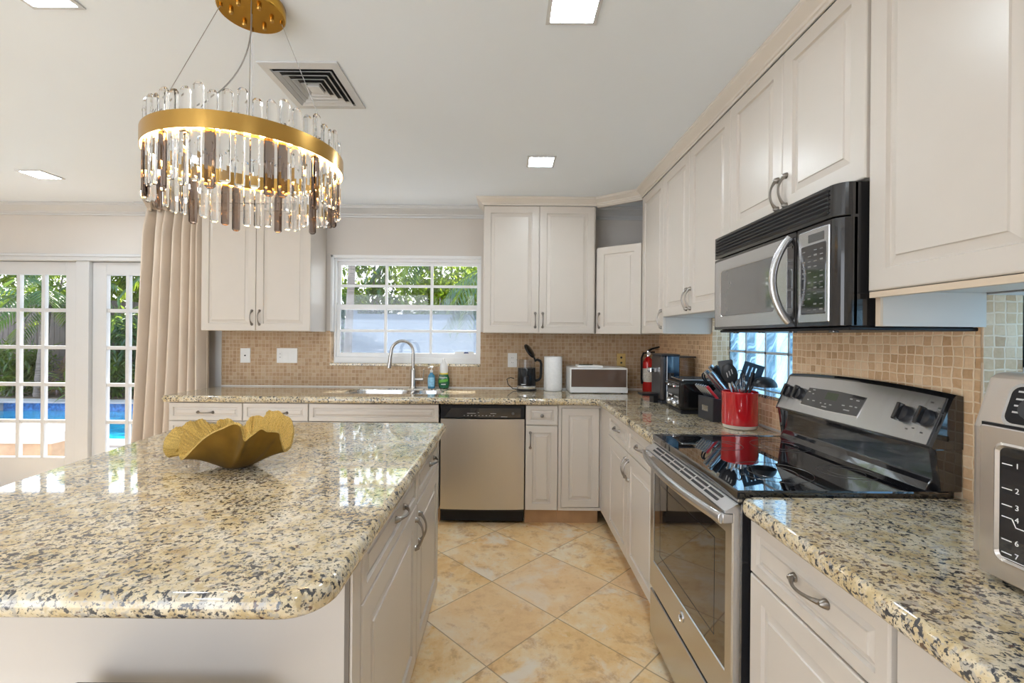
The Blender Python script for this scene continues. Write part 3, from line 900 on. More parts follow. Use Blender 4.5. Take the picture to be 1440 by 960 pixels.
# back wall, base units
BZ0, BZ1 = 0.12, 0.864
cabinet('base_cabinet', 'white drawer base cabinet at the left end of the back worktop by the curtain', (-2.397, YB, 0), 0, 0.524, 0.59, BZ0, BZ1,
        [DR(0, 0.522, 0.735, BZ1, (0.262, 0.795, 'h')), DR(0, 0.522, 0.43, 0.733, (0.262, 0.60, 'h')), DR(0, 0.522, BZ0, 0.428, (0.262, 0.29, 'h'))], toe=0.1)
cabinet('base_cabinet', 'white base cabinet between the end drawers and the sink cabinet', (-1.873, YB, 0), 0, 0.467, 0.59, BZ0, BZ1,
        [DR(0, 0.465, 0.735, BZ1, (0.262, 0.795, 'h')), D(0, 0.465, BZ0, 0.733, (0.43, 0.62, 'v'))], toe=0.1)
cabinet('sink_cabinet', 'white sink base cabinet with one wide false front under the sink', (-1.405, YB, 0), 0, 0.925, 0.59, BZ0, BZ1,
        [DR(0, 0.923, 0.735, BZ1), D(0, 0.461, BZ0, 0.733, (0.43, 0.64, 'v')), D(0.461, 0.923, BZ0, 0.733, (0.492, 0.64, 'v'))], toe=0.1, body_z1=0.66)
cabinet('base_cabinet', 'narrow white base cabinet with a knobbed drawer right of the dishwasher', (0.134, YB, 0), 0, 0.232, 0.59, BZ0, BZ1,
        [DR(0, 0.230, 0.722, BZ1, (0.115, 0.793, 'k')), D(0, 0.230, BZ0, 0.72, (0.034, 0.616, 'v'), frame=0.048)], toe=0.1)
cc = cabinet('base_cabinet', 'white corner base cabinet with one tall inset door and no handle', (0.367, YB, 0), 0, 0.298, 0.59, BZ0, BZ1,
        [D(0.022, 0.292, 0.142, 0.846, frame=0.05)], toe=0.1)
MB().box((0.0, 0.004, BZ0), (0.020, 0.0203, BZ1)).box((0.020, 0.004, 0.848), (0.297, 0.0203, BZ1)).box((0.020, 0.004, BZ0), (0.297, 0.0203, 0.140)).box((0.297, 0.006, BZ0), (0.309, 0.0203, BZ1)).build('face_frame', M['cab'], cc)
MB().box((0.0202, 0.0195, 0.141), (0.0235, 0.0204, 0.847)).build('shadow_gap', M['gap'], cc)
# right wall, base units
rc = cabinet('base_cabinet', 'white base cabinet with two drawers over two doors left of the range', (XB, 2.985, 0), -PI / 2, 0.958, 0.595, BZ0, BZ1,
        [DR(0, 0.475, 0.718, BZ1, (0.24, 0.795, 'h')), DR(0.475, 0.95, 0.718, BZ1, (0.715, 0.795, 'h')),
         D(0, 0.475, BZ0, 0.716, (0.447, 0.625, 'v')), D(0.475, 0.95, BZ0, 0.716, (0.503, 0.625, 'v'))], toe=0.1)
fl = MB().box((-0.236, 0.004, BZ0), (-0.001, 0.0203, BZ1)).build('filler_panel', M['cab'], rc)
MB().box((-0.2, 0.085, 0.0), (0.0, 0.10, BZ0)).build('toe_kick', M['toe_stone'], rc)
nb = cabinet('base_cabinet', 'white base cabinet right of the range with one drawer over a door', (XB, 1.243, 0), -PI / 2, 0.463, 0.595, BZ0, BZ1,
        [DR(0.0, 0.455, 0.717, 0.862, (0.245, 0.800, 'h')), D(0, 0.455, BZ0, 0.714)], toe=0.1)
cabinet('base_cabinet', 'white base cabinet nearest the camera with a full-height door under the toaster oven', (XB, 0.778, 0), -PI / 2, 0.50, 0.595, BZ0, BZ1,
        [D(0.0, 0.498, BZ0, 0.862, frame=0.062)], toe=0.1)

# ================================================================== worktops
bowlL = rrect(-1.225, -0.775, 3.420, 3.722, 0.09)
bowlR = rrect(-0.735, -0.510, 3.440, 3.705, 0.08)
ov = [(-2.437, 3.198), (0.642, 3.198), (0.642, 2.012), (1.266, 2.012), (1.266, 3.818), (-2.437, 3.818)]
me = slab(ov, 0.868, 0.914, [rrect(-1.245, -0.490, 3.400, 3.740, 0.085)], 0.016, {0: 0.02, 1: 0.03, 2: 0.01})
wt1 = tag(from_mesh(me, 'granite_worktop', M['granite']), 'long L-shaped granite worktop along the back wall with the sink in it', 'worktop')
me = slab([(0.642, 0.15), (1.266, 0.15), (1.266, 1.262), (0.642, 1.262)], 0.868, 0.914, [], 0.012, {3: 0.035})
tag(from_mesh(me, 'granite_worktop', M['granite']), 'short granite worktop on the right between range and picture edge', 'worktop')
iso = [(-1.34, 0.755), (-0.300, 0.755), (-0.300, 2.292), (-1.56, 2.27), (-1.445, 1.30)]
me = slab(iso, 0.868, 0.914, [], 0.018, {0: 0.05, 1: 0.085, 2: 0.03, 3: 0.05, 4: 0.4})
tag(from_mesh(me, 'granite_worktop', M['granite']), 'big granite worktop on the kitchen island under the chandelier', 'worktop')

# the island cabinet (fronts face +x)
ic = cabinet('island_cabinet', 'white kitchen island cabinet with two drawers over two doors facing the range', (-0.335, 1.006, 0), PI / 2, 1.245, 0.86, BZ0, BZ1 + 0.003,
        [DR(0.062, 0.712, 0.718, BZ1, (0.43, 0.79, 'h'), ), DR(0.716, 1.24, 0.718, BZ1, (1.03, 0.79, 'h')),
         D(0.062, 0.712, BZ0, 0.716, (0.683, 0.615, 'v'), frame=0.065), D(0.716, 1.24, BZ0, 0.716, (0.745, 0.615, 'v'), frame=0.065)], toe=0.0, cat='kitchen island')
MB().box((0.005, 0.004, BZ0), (0.060, 0.0203, BZ1)).build('filler_panel', M['cab'], ic)
MB().box((0.0015, 0.010, BZ0), (0.005, 0.0203, BZ1)).build('shadow_gap', M['gap'], ic)
MB().box((0.03, 0.06, 0.0), (1.22, 0.83, BZ0)).build('toe_kick', M['cab'], ic)
# ================================================================== appliances
# ---- dishwasher
dw_ = thing('dishwasher', 'stainless dishwasher with black control strip between sink cabinet and narrow drawer', 'dishwasher', (-0.471, YB, 0))
MB().box((0.002, 0.03, 0.10), (0.598, 0.58, 0.86)).build('tub', M['black_matte'], dw_)
dd = MB()
N = 14
prof = [(0.003 + 0.594 * i / N, -0.012 * math.sin(PI * i / N) ** 0.6 + 0.004) for i in range(N + 1)]
dd.prism(prof + [(0.597, 0.03), (0.003, 0.03)], 0.124, 0.764, 'xy')
dd.build('door', M['steel'], dw_)
cp = MB()
cp.box((0.003, 0.0, 0.768), (0.597, 0.03, 0.862))
cpo = cp.build('control_panel', M['black'], dw_, 0.004)
MB().prism([(0.03, 0.775), (0.57, 0.775), (0.57, 0.838), (0.075, 0.838)], -0.0025, 0.0, 'xz').build('pocket_face', M['black_gloss'], cpo)
MB().box((0.03, -0.004, 0.838), (0.57, 0.0, 0.842)).build('lip', M['black_gloss'], cpo)
mk = MB()
for k in range(9):
    x = 0.165 + k * 0.026
    mk.box((x, -0.0035, 0.787), (x + 0.010, -0.0024, 0.790))
for x0, x1, z in ((0.19, 0.25, 0.803), (0.265, 0.275, 0.808), (0.355, 0.395, 0.802), (0.43, 0.475, 0.780)):
    mk.box((x0, -0.0035, z), (x1, -0.0024, z + 0.0025))
mk.build('printed_mark', M['mark'], cpo)
MB().lathe([(0.011, 0), (0.010, -0.006), (0.0, -0.008)], (0.515, -0.002, 0.805), 16, 0, True, 'y').build('button', M['panel_grey'], cpo)
MB().box((0.003, 0.055, 0.022), (0.597, 0.09, 0.122)).build('kick_plate', M['black'], dw_)

# ---- range
rg = thing('range', 'stainless and black electric range with glass cooktop below the microwave', 'stove', (0.635, 2.003, 0), -PI / 2)
RW = 0.738
MB().box((0.0, 0.022, 0.03), (RW, 0.62, 0.902)).build('body', M['black_gloss'], rg)
for sx in (0.03, RW - 0.07):
    for sy in (0.06, 0.55):
        MB().cyl((sx + 0.02, sy, 0.0), 0.018, 0.031).build('foot', M['black'], rg)
MB().box((0.006, 0.0, 0.062), (RW - 0.006, 0.022, 0.258)).build('drawer', M['steel_h'], rg, 0.004)
od = MB()
wz0, wz1, wx0, wx1 = 0.392, 0.795, 0.048, 0.692
od.rings([[(0.006, 0.022, 0.274), (RW - 0.006, 0.022, 0.274), (RW - 0.006, 0.022, 0.862), (0.006, 0.022, 0.862)],
          [(0.006, 0.002, 0.274), (RW - 0.006, 0.002, 0.274), (RW - 0.006, 0.002, 0.862), (0.006, 0.002, 0.862)],
          [(0.010, -0.002, 0.278), (RW - 0.010, -0.002, 0.278), (RW - 0.010, -0.002, 0.858), (0.010, -0.002, 0.858)],
          [(wx0, -0.002, wz0), (wx1, -0.002, wz0), (wx1, -0.002, wz1), (wx0, -0.002, wz1)],
          [(wx0 + 0.003, 0.002, wz0 + 0.003), (wx1 - 0.003, 0.002, wz0 + 0.003), (wx1 - 0.003, 0.002, wz1 - 0.003), (wx0 + 0.003, 0.002, wz1 - 0.003)]], cap1=False)
odo = od.build('oven_door', M['steel_h'], rg)
og = MB().box((wx0 + 0.001, 0.0015, wz0 + 0.001), (wx1 - 0.001, 0.006, wz1 - 0.001)).build('oven_window', M['dark_glass'], odo)
MB().rings([[(wx0 + 0.075, 0.0012, wz0 + 0.055), (wx1 - 0.075, 0.0012, wz0 + 0.055), (wx1 - 0.075, 0.0012, wz1 - 0.05), (wx0 + 0.075, 0.0012, wz1 - 0.05)],
            [(wx0 + 0.078, 0.0012, wz0 + 0.058), (wx1 - 0.078, 0.0012, wz0 + 0.058), (wx1 - 0.078, 0.0012, wz1 - 0.053), (wx0 + 0.078, 0.0012, wz1 - 0.053)]], cap0=False, cap1=False).build('window_border', M['black'], odo)
lg = MB().lathe([(0.0185, 0.0), (0.0185, -0.003), (0.0165, -0.0045), (0.0160, -0.0030), (0.0, -0.0030)], (0.369, -0.002, 0.350), 28, 0, True, 'y').build('emblem', M['chrome'], odo)
lettering('GE', 0.016, (0.369, -0.0055, 0.350), FRONT, M['charcoal'], odo, 'monogram', 0.0004)
# sloped vent strip over the door
vs = MB().prism([(-0.024, 0.862), (0.022, 0.862), (0.022, 0.888), (0.012, 0.889), (-0.024, 0.868)], 0.004, RW - 0.004, 'yz')
vo = vs.build('vent_strip', M['steel_h'], odo)
sl = MB()
for k in range(6):
    for q in range(2):
        a = 0.075 + k * 0.100
        yy = -0.016 + q * 0.014
        zz = 0.868 + (yy + 0.024) * 0.583
        sl.add([(a, yy, zz + 0.0006), (a + 0.090, yy, zz + 0.0006), (a + 0.090, yy + 0.008, zz + 0.0053), (a, yy + 0.008, zz + 0.0053)], [(0, 1, 2, 3)])
sl.build('vent_slot', M['black_matte'], vo, recalc=False)
hb = MB()
pts, rr = [], []
for k in range(25):
    q = k / 24
    pts.append((0.012 + 0.714 * q, -0.030 - 0.032 * math.sin(PI * q) ** 0.8, 0.845)); rr.append(0.017)
hb.tube(pts, rr, 12, flat=0.62)
hb.box((0.006, -0.030, 0.832), (0.030, 0.0, 0.860)).box((RW - 0.030, -0.030, 0.832), (RW - 0.006, 0.0, 0.860))
hb.build('oven_handle', M['steel_h'], odo, 0.003)
MB().box((0.001, 0.010, 0.893), (RW - 0.001, 0.03, 0.918)).build('front_trim', M['steel_h'], rg, 0.003)
MB().box((0.004, 0.0155, 0.885), (RW - 0.004, 0.021, 0.8925)).build('door_gap', M['black'], rg)
# cooktop: black glass inside a low raised rim
ck = MB()
rim = [[(0, 0.008, 0.903), (RW, 0.008, 0.903), (RW, 0.60, 0.903), (0, 0.60, 0.903)],
       [(0, 0.008, 0.923), (RW, 0.008, 0.923), (RW, 0.60, 0.923), (0, 0.60, 0.923)],
       [(0.004, 0.012, 0.927), (RW - 0.004, 0.012, 0.927), (RW - 0.004, 0.596, 0.927), (0.004, 0.596, 0.927)],
       [(0.014, 0.022, 0.927), (RW - 0.014, 0.022, 0.927), (RW - 0.014, 0.586, 0.927), (0.014, 0.586, 0.927)],
       [(0.018, 0.026, 0.9245), (RW - 0.018, 0.026, 0.9245), (RW - 0.018, 0.582, 0.9245), (0.018, 0.582, 0.9245)]]
cko = ck.rings(rim).build('cooktop', M['black_glass'], rg)
for bx, by, br in ((0.545, 0.215, 0.115), (0.185, 0.215, 0.085), (0.545, 0.455, 0.080), (0.185, 0.455, 0.105)):
    b_ = MB()
    for r in (br, br * 0.62):
        ps = [(bx + r * math.cos(a * PI / 24), by + r * math.sin(a * PI / 24), 0.9247) for a in range(48)]
        b_.tube(ps, 0.0007, 4, closed=True)
    b_.build('burner_ring', M['panel_grey'], cko)
# back riser and control panel
MB().prism([(0.552, 0.9250), (0.56, 0.944), (0.572, 0.958), (0.575, 1.052), (0.634, 1.052), (0.634, 0.90), (0.552, 0.90)], 0.022, RW - 0.022, 'yz').build('back_riser', M['black_gloss'], rg, 0.004)
for sx in (0.0, RW - 0.022):
    MB().prism([(0.572, 0.927), (0.634, 0.927), (0.634, 1.047), (0.556, 1.047)], sx, sx + 0.0215, 'yz').build('side_cheek', M['black_gloss'], rg, 0.003)
bgd = MB()
NS = 16
rings = []
for i in range(NS + 1):
    q = i / NS
    zt = 1.194 + 0.014 * (1 - (2 * q - 1) ** 2)
    x = RW * q
    rings.append([(x, 0.549, 1.046), (x, 0.548, 1.052), (x, 0.607, zt - 0.004), (x, 0.616, zt + 0.004), (x, 0.634, zt), (x, 0.634, 1.046)])
bgo = bgd.rings(rings, smooth=False).build('backguard', M['black_gloss'], rg)
pnl = MB()
rings = []
for i in range(NS + 1):
    q = 0.022 + (0.978 - 0.022) * i / NS
    zt = 1.190 + 0.014 * (1 - (2 * q - 1) ** 2)
    x = RW * q
    rings.append([(x, 0.5455, 1.056), (x, 0.6015, zt - 0.004), (x, 0.6045, zt - 0.004), (x, 0.5485, 1.056)])
pnl.rings(rings).build('control_panel', M['steel_h'], bgo)
UV = Vector((0.056, 0.134)).normalized()
def panel_pt(x, s, h):            # s up along the panel face, h out of it
    return (x, 0.5455 + UV.x * s - UV.y * h, 1.056 + UV.y * s + UV.x * h)
def panel_shape(poly, h0, h1):
    n = len(poly)
    return MB().rings([[panel_pt(x, s, h0) for x, s in poly], [panel_pt(x, s, h1) for x, s in poly]])
panel_shape([(0.150, 0.030), (0.30, 0.026), (0.455, 0.030), (0.470, 0.108), (0.32, 0.114), (0.165, 0.110)], 0.0, 0.0015).build('display_rim', M['chrome'], bgo)
dsp = panel_shape([(0.155, 0.034), (0.30, 0.030), (0.450, 0.034), (0.464, 0.104), (0.32, 0.110), (0.170, 0.106)], 0.0, 0.0028).build('display', M['panel_grey'], bgo)
mk = MB()
for x, s, w in ((0.175, 0.088, .012), (0.195, 0.098, .014), (0.20, 0.082, .010), (0.185, 0.055, .010), (0.215, 0.055, .014), (0.26, 0.052, .008), (0.285, 0.052, .008), (0.31, 0.052, .012), (0.275, 0.040, .026),
                (0.37, 0.060, .014), (0.405, 0.062, .014), (0.385, 0.045, .028), (0.395, 0.088, .012), (0.425, 0.086, .014), (0.43, 0.062, .010)):
    mk.rings([[panel_pt(a, b, 0.0029) for a, b in ((x, s), (x + w, s), (x + w, s + 0.004), (x, s + 0.004))], [panel_pt(a, b, 0.0033) for a, b in ((x, s), (x + w, s), (x + w, s + 0.004), (x, s + 0.004))]])
mk.build('printed_mark', M['mark'], dsp)
panel_shape([(0.400, 0.096), (0.455, 0.094), (0.457, 0.104), (0.402, 0.107)], 0.0028, 0.0034).build('start_key', M['black'], dsp)
panel_shape([(0.275, 0.072), (0.335, 0.072), (0.337, 0.100), (0.277, 0.100)], 0.0028, 0.0032).build('clock_window', plain('dim green clock', (0.07, 0.095, 0.055), 0.2), dsp)
for kx in (0.052, 0.122, 0.617, 0.690):
    kb = MB()
    for r0, r1, h0, h1 in ((0.0265, 0.0245, 0.0, 0.014), (0.0245, 0.020, 0.014, 0.017)):
        A = [panel_pt(kx + r0 * math.cos(a), 0.075 + r0 * math.sin(a), h0) for a in [2 * PI * i / 20 for i in range(20)]]
        B = [panel_pt(kx + r1 * math.cos(a), 0.075 + r1 * math.sin(a), h1) for a in [2 * PI * i / 20 for i in range(20)]]
        kb.rings([A, B], smooth=True)
    ko = kb.build('control_knob', M['charcoal'], bgo)
    panel_shape([(kx - 0.0065, 0.048), (kx + 0.0065, 0.048), (kx + 0.0065, 0.102), (kx - 0.0065, 0.102)], 0.010, 0.030).build('grip', M['black_gloss'], ko, 0.003)
mk = MB()
for x, s in ((0.600, 0.118), (0.625, 0.112), (0.660, 0.036), (0.690, 0.028), (0.685, 0.122), (0.712, 0.108), (0.716, 0.098), (0.640, 0.030), (0.09, 0.118)):
    mk.rings([[panel_pt(a, b, 0.0) for a, b in ((x, s), (x + 0.008, s), (x + 0.008, s + 0.004), (x, s + 0.004))], [panel_pt(a, b, 0.0006) for a, b in ((x, s), (x + 0.008, s), (x + 0.008, s + 0.004), (x, s + 0.004))]])
mk.build('printed_mark', M['panel_grey'], bgo)

# ---- microwave
mw = thing('microwave', 'stainless and black over-the-range microwave hanging above the stove', 'microwave', (0.905, 1.992, 1.385), -PI / 2)
MWW, MH = 0.750, 0.398
MB().box((0.0, 0.032, 0.0), (MWW, 0.37, MH)).build('housing', M['mw_black'], mw, 0.003)
MB().box((0.01, 0.02, -0.010), (MWW + 0.012, 0.372, 0.0)).build('bottom_plate', M['black'], mw, 0.003)
for i in range(4):
    MB().cyl((0.09 + i * 0.19, 0.05, -0.014), 0.012, 0.005).build('underside_screw', M['black_gloss'], mw)
def mw_face(x0, x1, z0, z1, y, rr=0.0):
    poly = [(x0, 0.034), (x0, y)]
    if rr:
        for k in range(9):
            a = -PI / 2 + PI / 2 * k / 8
            poly.append((x1 - rr + rr * math.cos(a), y + rr + rr * math.sin(a)))
        poly.append((x1, 0.034 + rr * 0.4))
    else:
        poly += [(x1, y), (x1, 0.034)]
    return MB().prism(poly, z0, z1, 'xy')
gr = mw_face(0.0, MWW, 0.306, MH, 0.0, 0.042).build('vent_grille', M['mw_black'], mw, 0.002)
MB().box((0.018, -0.0012, 0.318), (0.705, 0.002, 0.386)).build('grille_recess', M['black_matte'], gr)
sl = MB()
for k in range(6):
    z = 0.319 + k * 0.0122
    sl.add([(0.018, -0.001, z), (0.705, -0.001, z), (0.705, -0.008, z + 0.0055), (0.018, -0.008, z + 0.0055), (0.018, -0.001, z + 0.0065), (0.705, -0.001, z + 0.0065)], [(0, 1, 2, 3), (3, 2, 5, 4), (0, 3, 4), (1, 5, 2)])
sl.build('louver', M['charcoal'], gr)
do = mw_face(0.0, 0.560, 0.002, 0.302, 0.0).build('door', M['mw_black'], mw, 0.002)
dp = MB()
wx0, wx1, wz0, wz1 = 0.058, 0.452, 0.056, 0.248
dp.rings([[(x, -0.0005, z) for x, z in rrect(0.012, 0.520, 0.012, 0.292, 0.008)], [(x, -0.003, z) for x, z in rrect(0.013, 0.519, 0.013, 0.291, 0.008)],
          [(x, -0.003, z) for x, z in rrect(wx0, wx1, wz0, wz1, 0.018)], [(x, -0.0005, z) for x, z in rrect(wx0 + 0.003, wx1 - 0.003, wz0 + 0.003, wz1 - 0.003, 0.016)]], cap1=False)
dp.build('door_plate', M['steel_h'], do)
MB().rings([[(x, -0.0008, z) for x, z in rrect(wx0 + 0.001, wx1 - 0.001, wz0 + 0.001, wz1 - 0.001, 0.016)], [(x, -0.0016, z) for x, z in rrect(wx0 + 0.004, wx1 - 0.004, wz0 + 0.004, wz1 - 0.004, 0.014)]]).build('door_window', M['mw_glass'], do)
MB().box((0.522, -0.004, 0.03), (0.555, 0.0, 0.26)).build('handle_recess', M['black_glass'], do, 0.002)
pts = [(0.538 - 0.010 * math.sin(PI * k / 16), -0.006 - 0.048 * math.sin(PI * k / 16) ** 0.75, 0.018 + 0.268 * k / 16) for k in range(17)]
MB().tube(pts, 0.0125, 12, flat=0.75).build('door_handle', M['steel_h'], do)
cp = mw_face(0.566, MWW, 0.002, 0.302, 0.0, 0.040).build('control_side', M['mw_black'], mw, 0.002)
MB().rings([[(x, -0.0005, z) for x, z in rrect(0.578, 0.712, 0.014, 0.290, 0.004)], [(x, -0.0035, z) for x, z in rrect(0.580, 0.710, 0.016, 0.288, 0.004)]]).build('control_plate', M['steel_h'], cp)
MB().box((0.625, -0.005, 0.252), (0.692, -0.003, 0.276)).build('display', M['panel_grey'], cp, 0.001)
kp = MB().rings([[(x, -0.003, z) for x, z in rrect(0.592, 0.702, 0.038, 0.246, 0.006)], [(x, -0.0052, z) for x, z in rrect(0.594, 0.700, 0.040, 0.244, 0.005)]]).build('keypad', M['black_gloss'], cp)
mk = MB()
for r in range(12):
    for c_ in range(4):
        if (r * 7 + c_ * 3) % 5 == 0: continue
        x = 0.600 + c_ * 0.026; z = 0.050 + r * 0.016
        mk.box((x, -0.0056, z), (x + 0.013, -0.0051, z + (0.0025 if (r + c_) % 3 else 0.005)))
mk.build('key_mark', plain('dim key print', (0.20, 0.20, 0.20), 0.4), kp)

# ---- steel toaster oven at the picture's right edge
to = thing('toaster_oven', 'stainless countertop toaster oven with numbered door window on the right worktop', 'toaster oven', (0.892, 0.874, 0.914), -PI / 2)
TW, TD = 0.42, 0.345
tb = MB().prism([(0.012, 0.020), (0.0, 0.040), (0.0, 0.275), (0.030, 0.366), (0.044, 0.377), (TD - 0.02, 0.380), (TD, 0.36), (TD, 0.020)], 0.0, TW, 'yz')
tb.build('shell', plain('warm satin steel', (0.66, 0.60, 0.55), 0.30, 0.9), to, 0.010, 3)
for sx in (0.035, TW - 0.06):
    for sy in (0.045, TD - 0.05):
        MB().cyl((sx, sy, 0.0), 0.016, 0.022).build('foot', M['black'], to)
MB().box((0.022, -0.003, 0.014), (TW - 0.022, 0.004, 0.286)).build('door_recess', M['black'], to)
tdoor = MB()
wx0, wx1, wz0, wz1 = 0.062, TW - 0.062, 0.052, 0.248
tdoor.rings([[(x, 0.0, z) for x, z in rrect(0.028, TW - 0.028, 0.012, 0.282, 0.006)], [(x, -0.012, z) for x, z in rrect(0.028, TW - 0.028, 0.012, 0.282, 0.006)], [(x, -0.014, z) for x, z in rrect(0.030, TW - 0.030, 0.014, 0.280, 0.006)],
             [(x, -0.014, z) for x, z in rrect(wx0 - 0.008, wx1 + 0.008, wz0 - 0.008, wz1 + 0.008, 0.016)], [(x, -0.0165, z) for x, z in rrect(wx0 - 0.004, wx1 + 0.004, wz0 - 0.004, wz1 + 0.004, 0.014)],
             [(x, -0.011, z) for x, z in rrect(wx0, wx1, wz0, wz1, 0.012)]], cap1=False)
tdo = tdoor.build('door', plain('satin steel door', (0.68, 0.62, 0.57), 0.27, 0.9), to)
MB().box((wx0 - 0.001, -0.0115, wz0 - 0.001), (wx1 + 0.001, -0.004, wz1 + 0.001)).build('door_window', M['black_gloss'], tdo)
tk_ = MB()
for txt, z in (('1', 0.219), ('2', 0.176), ('3', 0.147), ('4', 0.126), ('6', 0.086), ('7', 0.063)):
    tk_.box((wx0 + 0.004, -0.0122, z - 0.0008), (wx0 + 0.020, -0.0114, z + 0.0008))
    lettering(txt, 0.013, (wx0 + 0.028, -0.0118, z), FRONT, M['white_print'], tdo, 'rack_number')
tk_.add([(wx0 + 0.020, -0.0122, 0.1252), (wx0 + 0.026, -0.0122, 0.113), (wx0 + 0.028, -0.0122, 0.113), (wx0 + 0.022, -0.0122, 0.1268)], [(0, 1, 2, 3)])
tk_.box((wx0 + 0.026, -0.0122, 0.1122), (wx0 + 0.20, -0.0114, 0.1138)).box((wx0 + 0.004, -0.0122, 0.0535), (wx0 + 0.22, -0.0114, 0.0545))
tk_.build('tick_line', M['white_print'], tdo)
MB().tube([(0.165, -0.014, 0.264), (0.165, -0.045, 0.266), (TW - 0.10, -0.045, 0.266), (TW - 0.10, -0.014, 0.264)], 0.009, 10).build('door_handle', M['steel_h'], tdo)
def tface(x, s, h):          # on the sloped control face
    v = Vector((0.030, 0.091)).normalized()
    return (x, 0.0 + v.x * s - v.y * h, 0.275 + v.y * s + v.x * h)
tp = MB().rings([[tface(x, s, 0.0) for x, s in rrect(0.052, TW - 0.05, 0.014, 0.084, 0.016)], [tface(x, s, 0.003) for x, s in rrect(0.053, TW - 0.051, 0.015, 0.083, 0.015)]]).build('control_panel', M['black'], to)
MB().rings([[tface(x, s, 0.0) for x, s in rrect(0.046, TW - 0.044, 0.008, 0.090, 0.020)], [tface(x, s, 0.0018) for x, s in rrect(0.047, TW - 0.045, 0.009, 0.089, 0.019)]]).build('panel_rim', M['chrome'], to)
mk = MB()
for s in (0.034, 0.046, 0.058, 0.072):
    mk.rings([[tface(a, b, 0.003) for a, b in ((0.063, s), (0.080, s), (0.080, s + 0.003), (0.063, s + 0.003))], [tface(a, b, 0.0034) for a, b in ((0.063, s), (0.080, s), (0.080, s + 0.003), (0.063, s + 0.003))]])
mk.build('printed_mark', M['mark'], tp)
for kx in (0.105, 0.315):
    kb = MB()
    A = [tface(kx + 0.021 * math.cos(2 * PI * i / 20), 0.042 + 0.021 * math.sin(2 * PI * i / 20), 0.003) for i in range(20)]
    B = [tface(kx + 0.019 * math.cos(2 * PI * i / 20), 0.042 + 0.019 * math.sin(2 * PI * i / 20), 0.022) for i in range(20)]
    kb.rings([A, B], smooth=True).build('control_knob', M['charcoal'], tp)

# ================================================================== sink, faucet, bottles
sk = thing('kitchen_sink', 'double-bowl stainless sink set under the granite below the window', 'sink', (0, 0, 0))
sb = MB()
for poly, dep in ((bowlL, 0.20), (bowlR, 0.17)):
    cx = sum(p[0] for p in poly) / len(poly); cy = sum(p[1] for p in poly) / len(poly)
    def sc(k, z): return [(cx + (x - cx) * k, cy + (y - cy) * k, z) for x, y in poly]
    sb.rings([sc(1.0, 0.9065), sc(0.985, 0.900), sc(0.97, 0.85), sc(0.95, 0.906 - dep + 0.03), sc(0.90, 0.906 - dep + 0.006), sc(0.80, 0.906 - dep)], smooth=True, cap0=False)
sb.build('sink_bowl', M['steel_sink'], sk, recalc=False)
def flange(hole, inner, z):
    bm = bmesh.new(); es = []
    for lp in [hole] + inner:
        vs = [bm.verts.new((x, y, z)) for x, y in lp]
        es += [bm.edges.new((vs[k], vs[(k + 1) % len(vs)])) for k in range(len(vs))]
    bmesh.ops.triangle_fill(bm, edges=es, use_beauty=True)
    for f in bm.faces:
        if f.normal.z < 0: f.normal_flip()
    me = bpy.data.meshes.new('sink_rim'); bm.to_mesh(me); bm.free()
    return from_mesh(me, 'sink_rim', M['steel_sink'], sk)
flange(rrect(-1.2445, -0.4905, 3.4005, 3.7395, 0.0848), [bowlL, bowlR], 0.9065)
for cx, cy, z in ((-1.005, 3.57, 0.7065), (-0.6225, 3.575, 0.7365)):
    MB().lathe([(0.042, 0.0), (0.040, 0.003), (0.030, 0.001), (0.0, 0.001)], (cx, cy, z), 20).build('drain', M['chrome'], sk)

fa = thing('faucet', 'brushed nickel gooseneck faucet behind the sink in front of the window', 'faucet', (-0.780, 3.775, 0.914))
MB().lathe([(0.029, 0), (0.029, 0.006), (0.024, 0.012), (0.022, 0.02), (0.022, 0.150), (0.019, 0.160), (0.016, 0.165)], (0, 0, 0), 20).build('body', M['nickel'], fa)
pts = [(0, 0, 0.16), (0, 0, 0.30)]
for k in range(1, 15):
    a = PI * k / 15
    pts.append((-0.085 + 0.085 * math.cos(a), -0.05 * (1 - math.cos(a)) / 2, 0.30 + 0.092 * math.sin(a)))
pts += [(-0.171, -0.052, 0.285), (-0.176, -0.053, 0.26)]
MB().tube(pts, 0.0135, 12).build('neck', M['nickel'], fa)
MB().tube([(-0.175, -0.053, 0.272), (-0.179, -0.054, 0.225), (-0.186, -0.056, 0.170)], [0.0145, 0.0165, 0.0185], 12).build('spray_head', M['nickel'], fa)
MB().tube([(0.018, 0, 0.075), (0.085, 0, 0.075)], 0.014, 12).build('valve', M['nickel'], fa)
MB().tube([(0.080, 0, 0.082), (0.086, -0.002, 0.125), (0.088, -0.004, 0.160)], [0.006, 0.0055, 0.0065], 8).build('lever', M['nickel'], fa)

hs = thing('soap_bottle', 'blue hand soap pump bottle beside the faucet', 'soap bottle', (-0.628, 3.775, 0.914))
MB().lathe([(0.024, 0), (0.029, 0.006), (0.032, 0.05), (0.030, 0.085), (0.026, 0.105), (0.014, 0.122), (0.011, 0.128), (0.011, 0.135)], (0, 0, 0), 20, sx=1, sy=0.75).build('bottle', M['soap_blue'], hs)
MB().grid(lambda u, v: (0.0325 * math.sin((u - 0.5) * 1.9), -0.0250 * math.cos((u - 0.5) * 1.9), 0.018 + 0.075 * v), 8, 2).build('front_label', plain('pale blue label', (0.30, 0.62, 0.85), 0.4, var=0.2, scale=50), hs)
MB().cyl((0, 0, 0.133), 0.013, 0.018).tube([(0, 0, 0.150), (0, 0, 0.172)], 0.0045, 8).tube([(0.010, 0, 0.174), (-0.012, -0.006, 0.177), (-0.026, -0.012, 0.172)], [0.008, 0.007, 0.005], 8).build('pump', M['white_plastic'], hs)

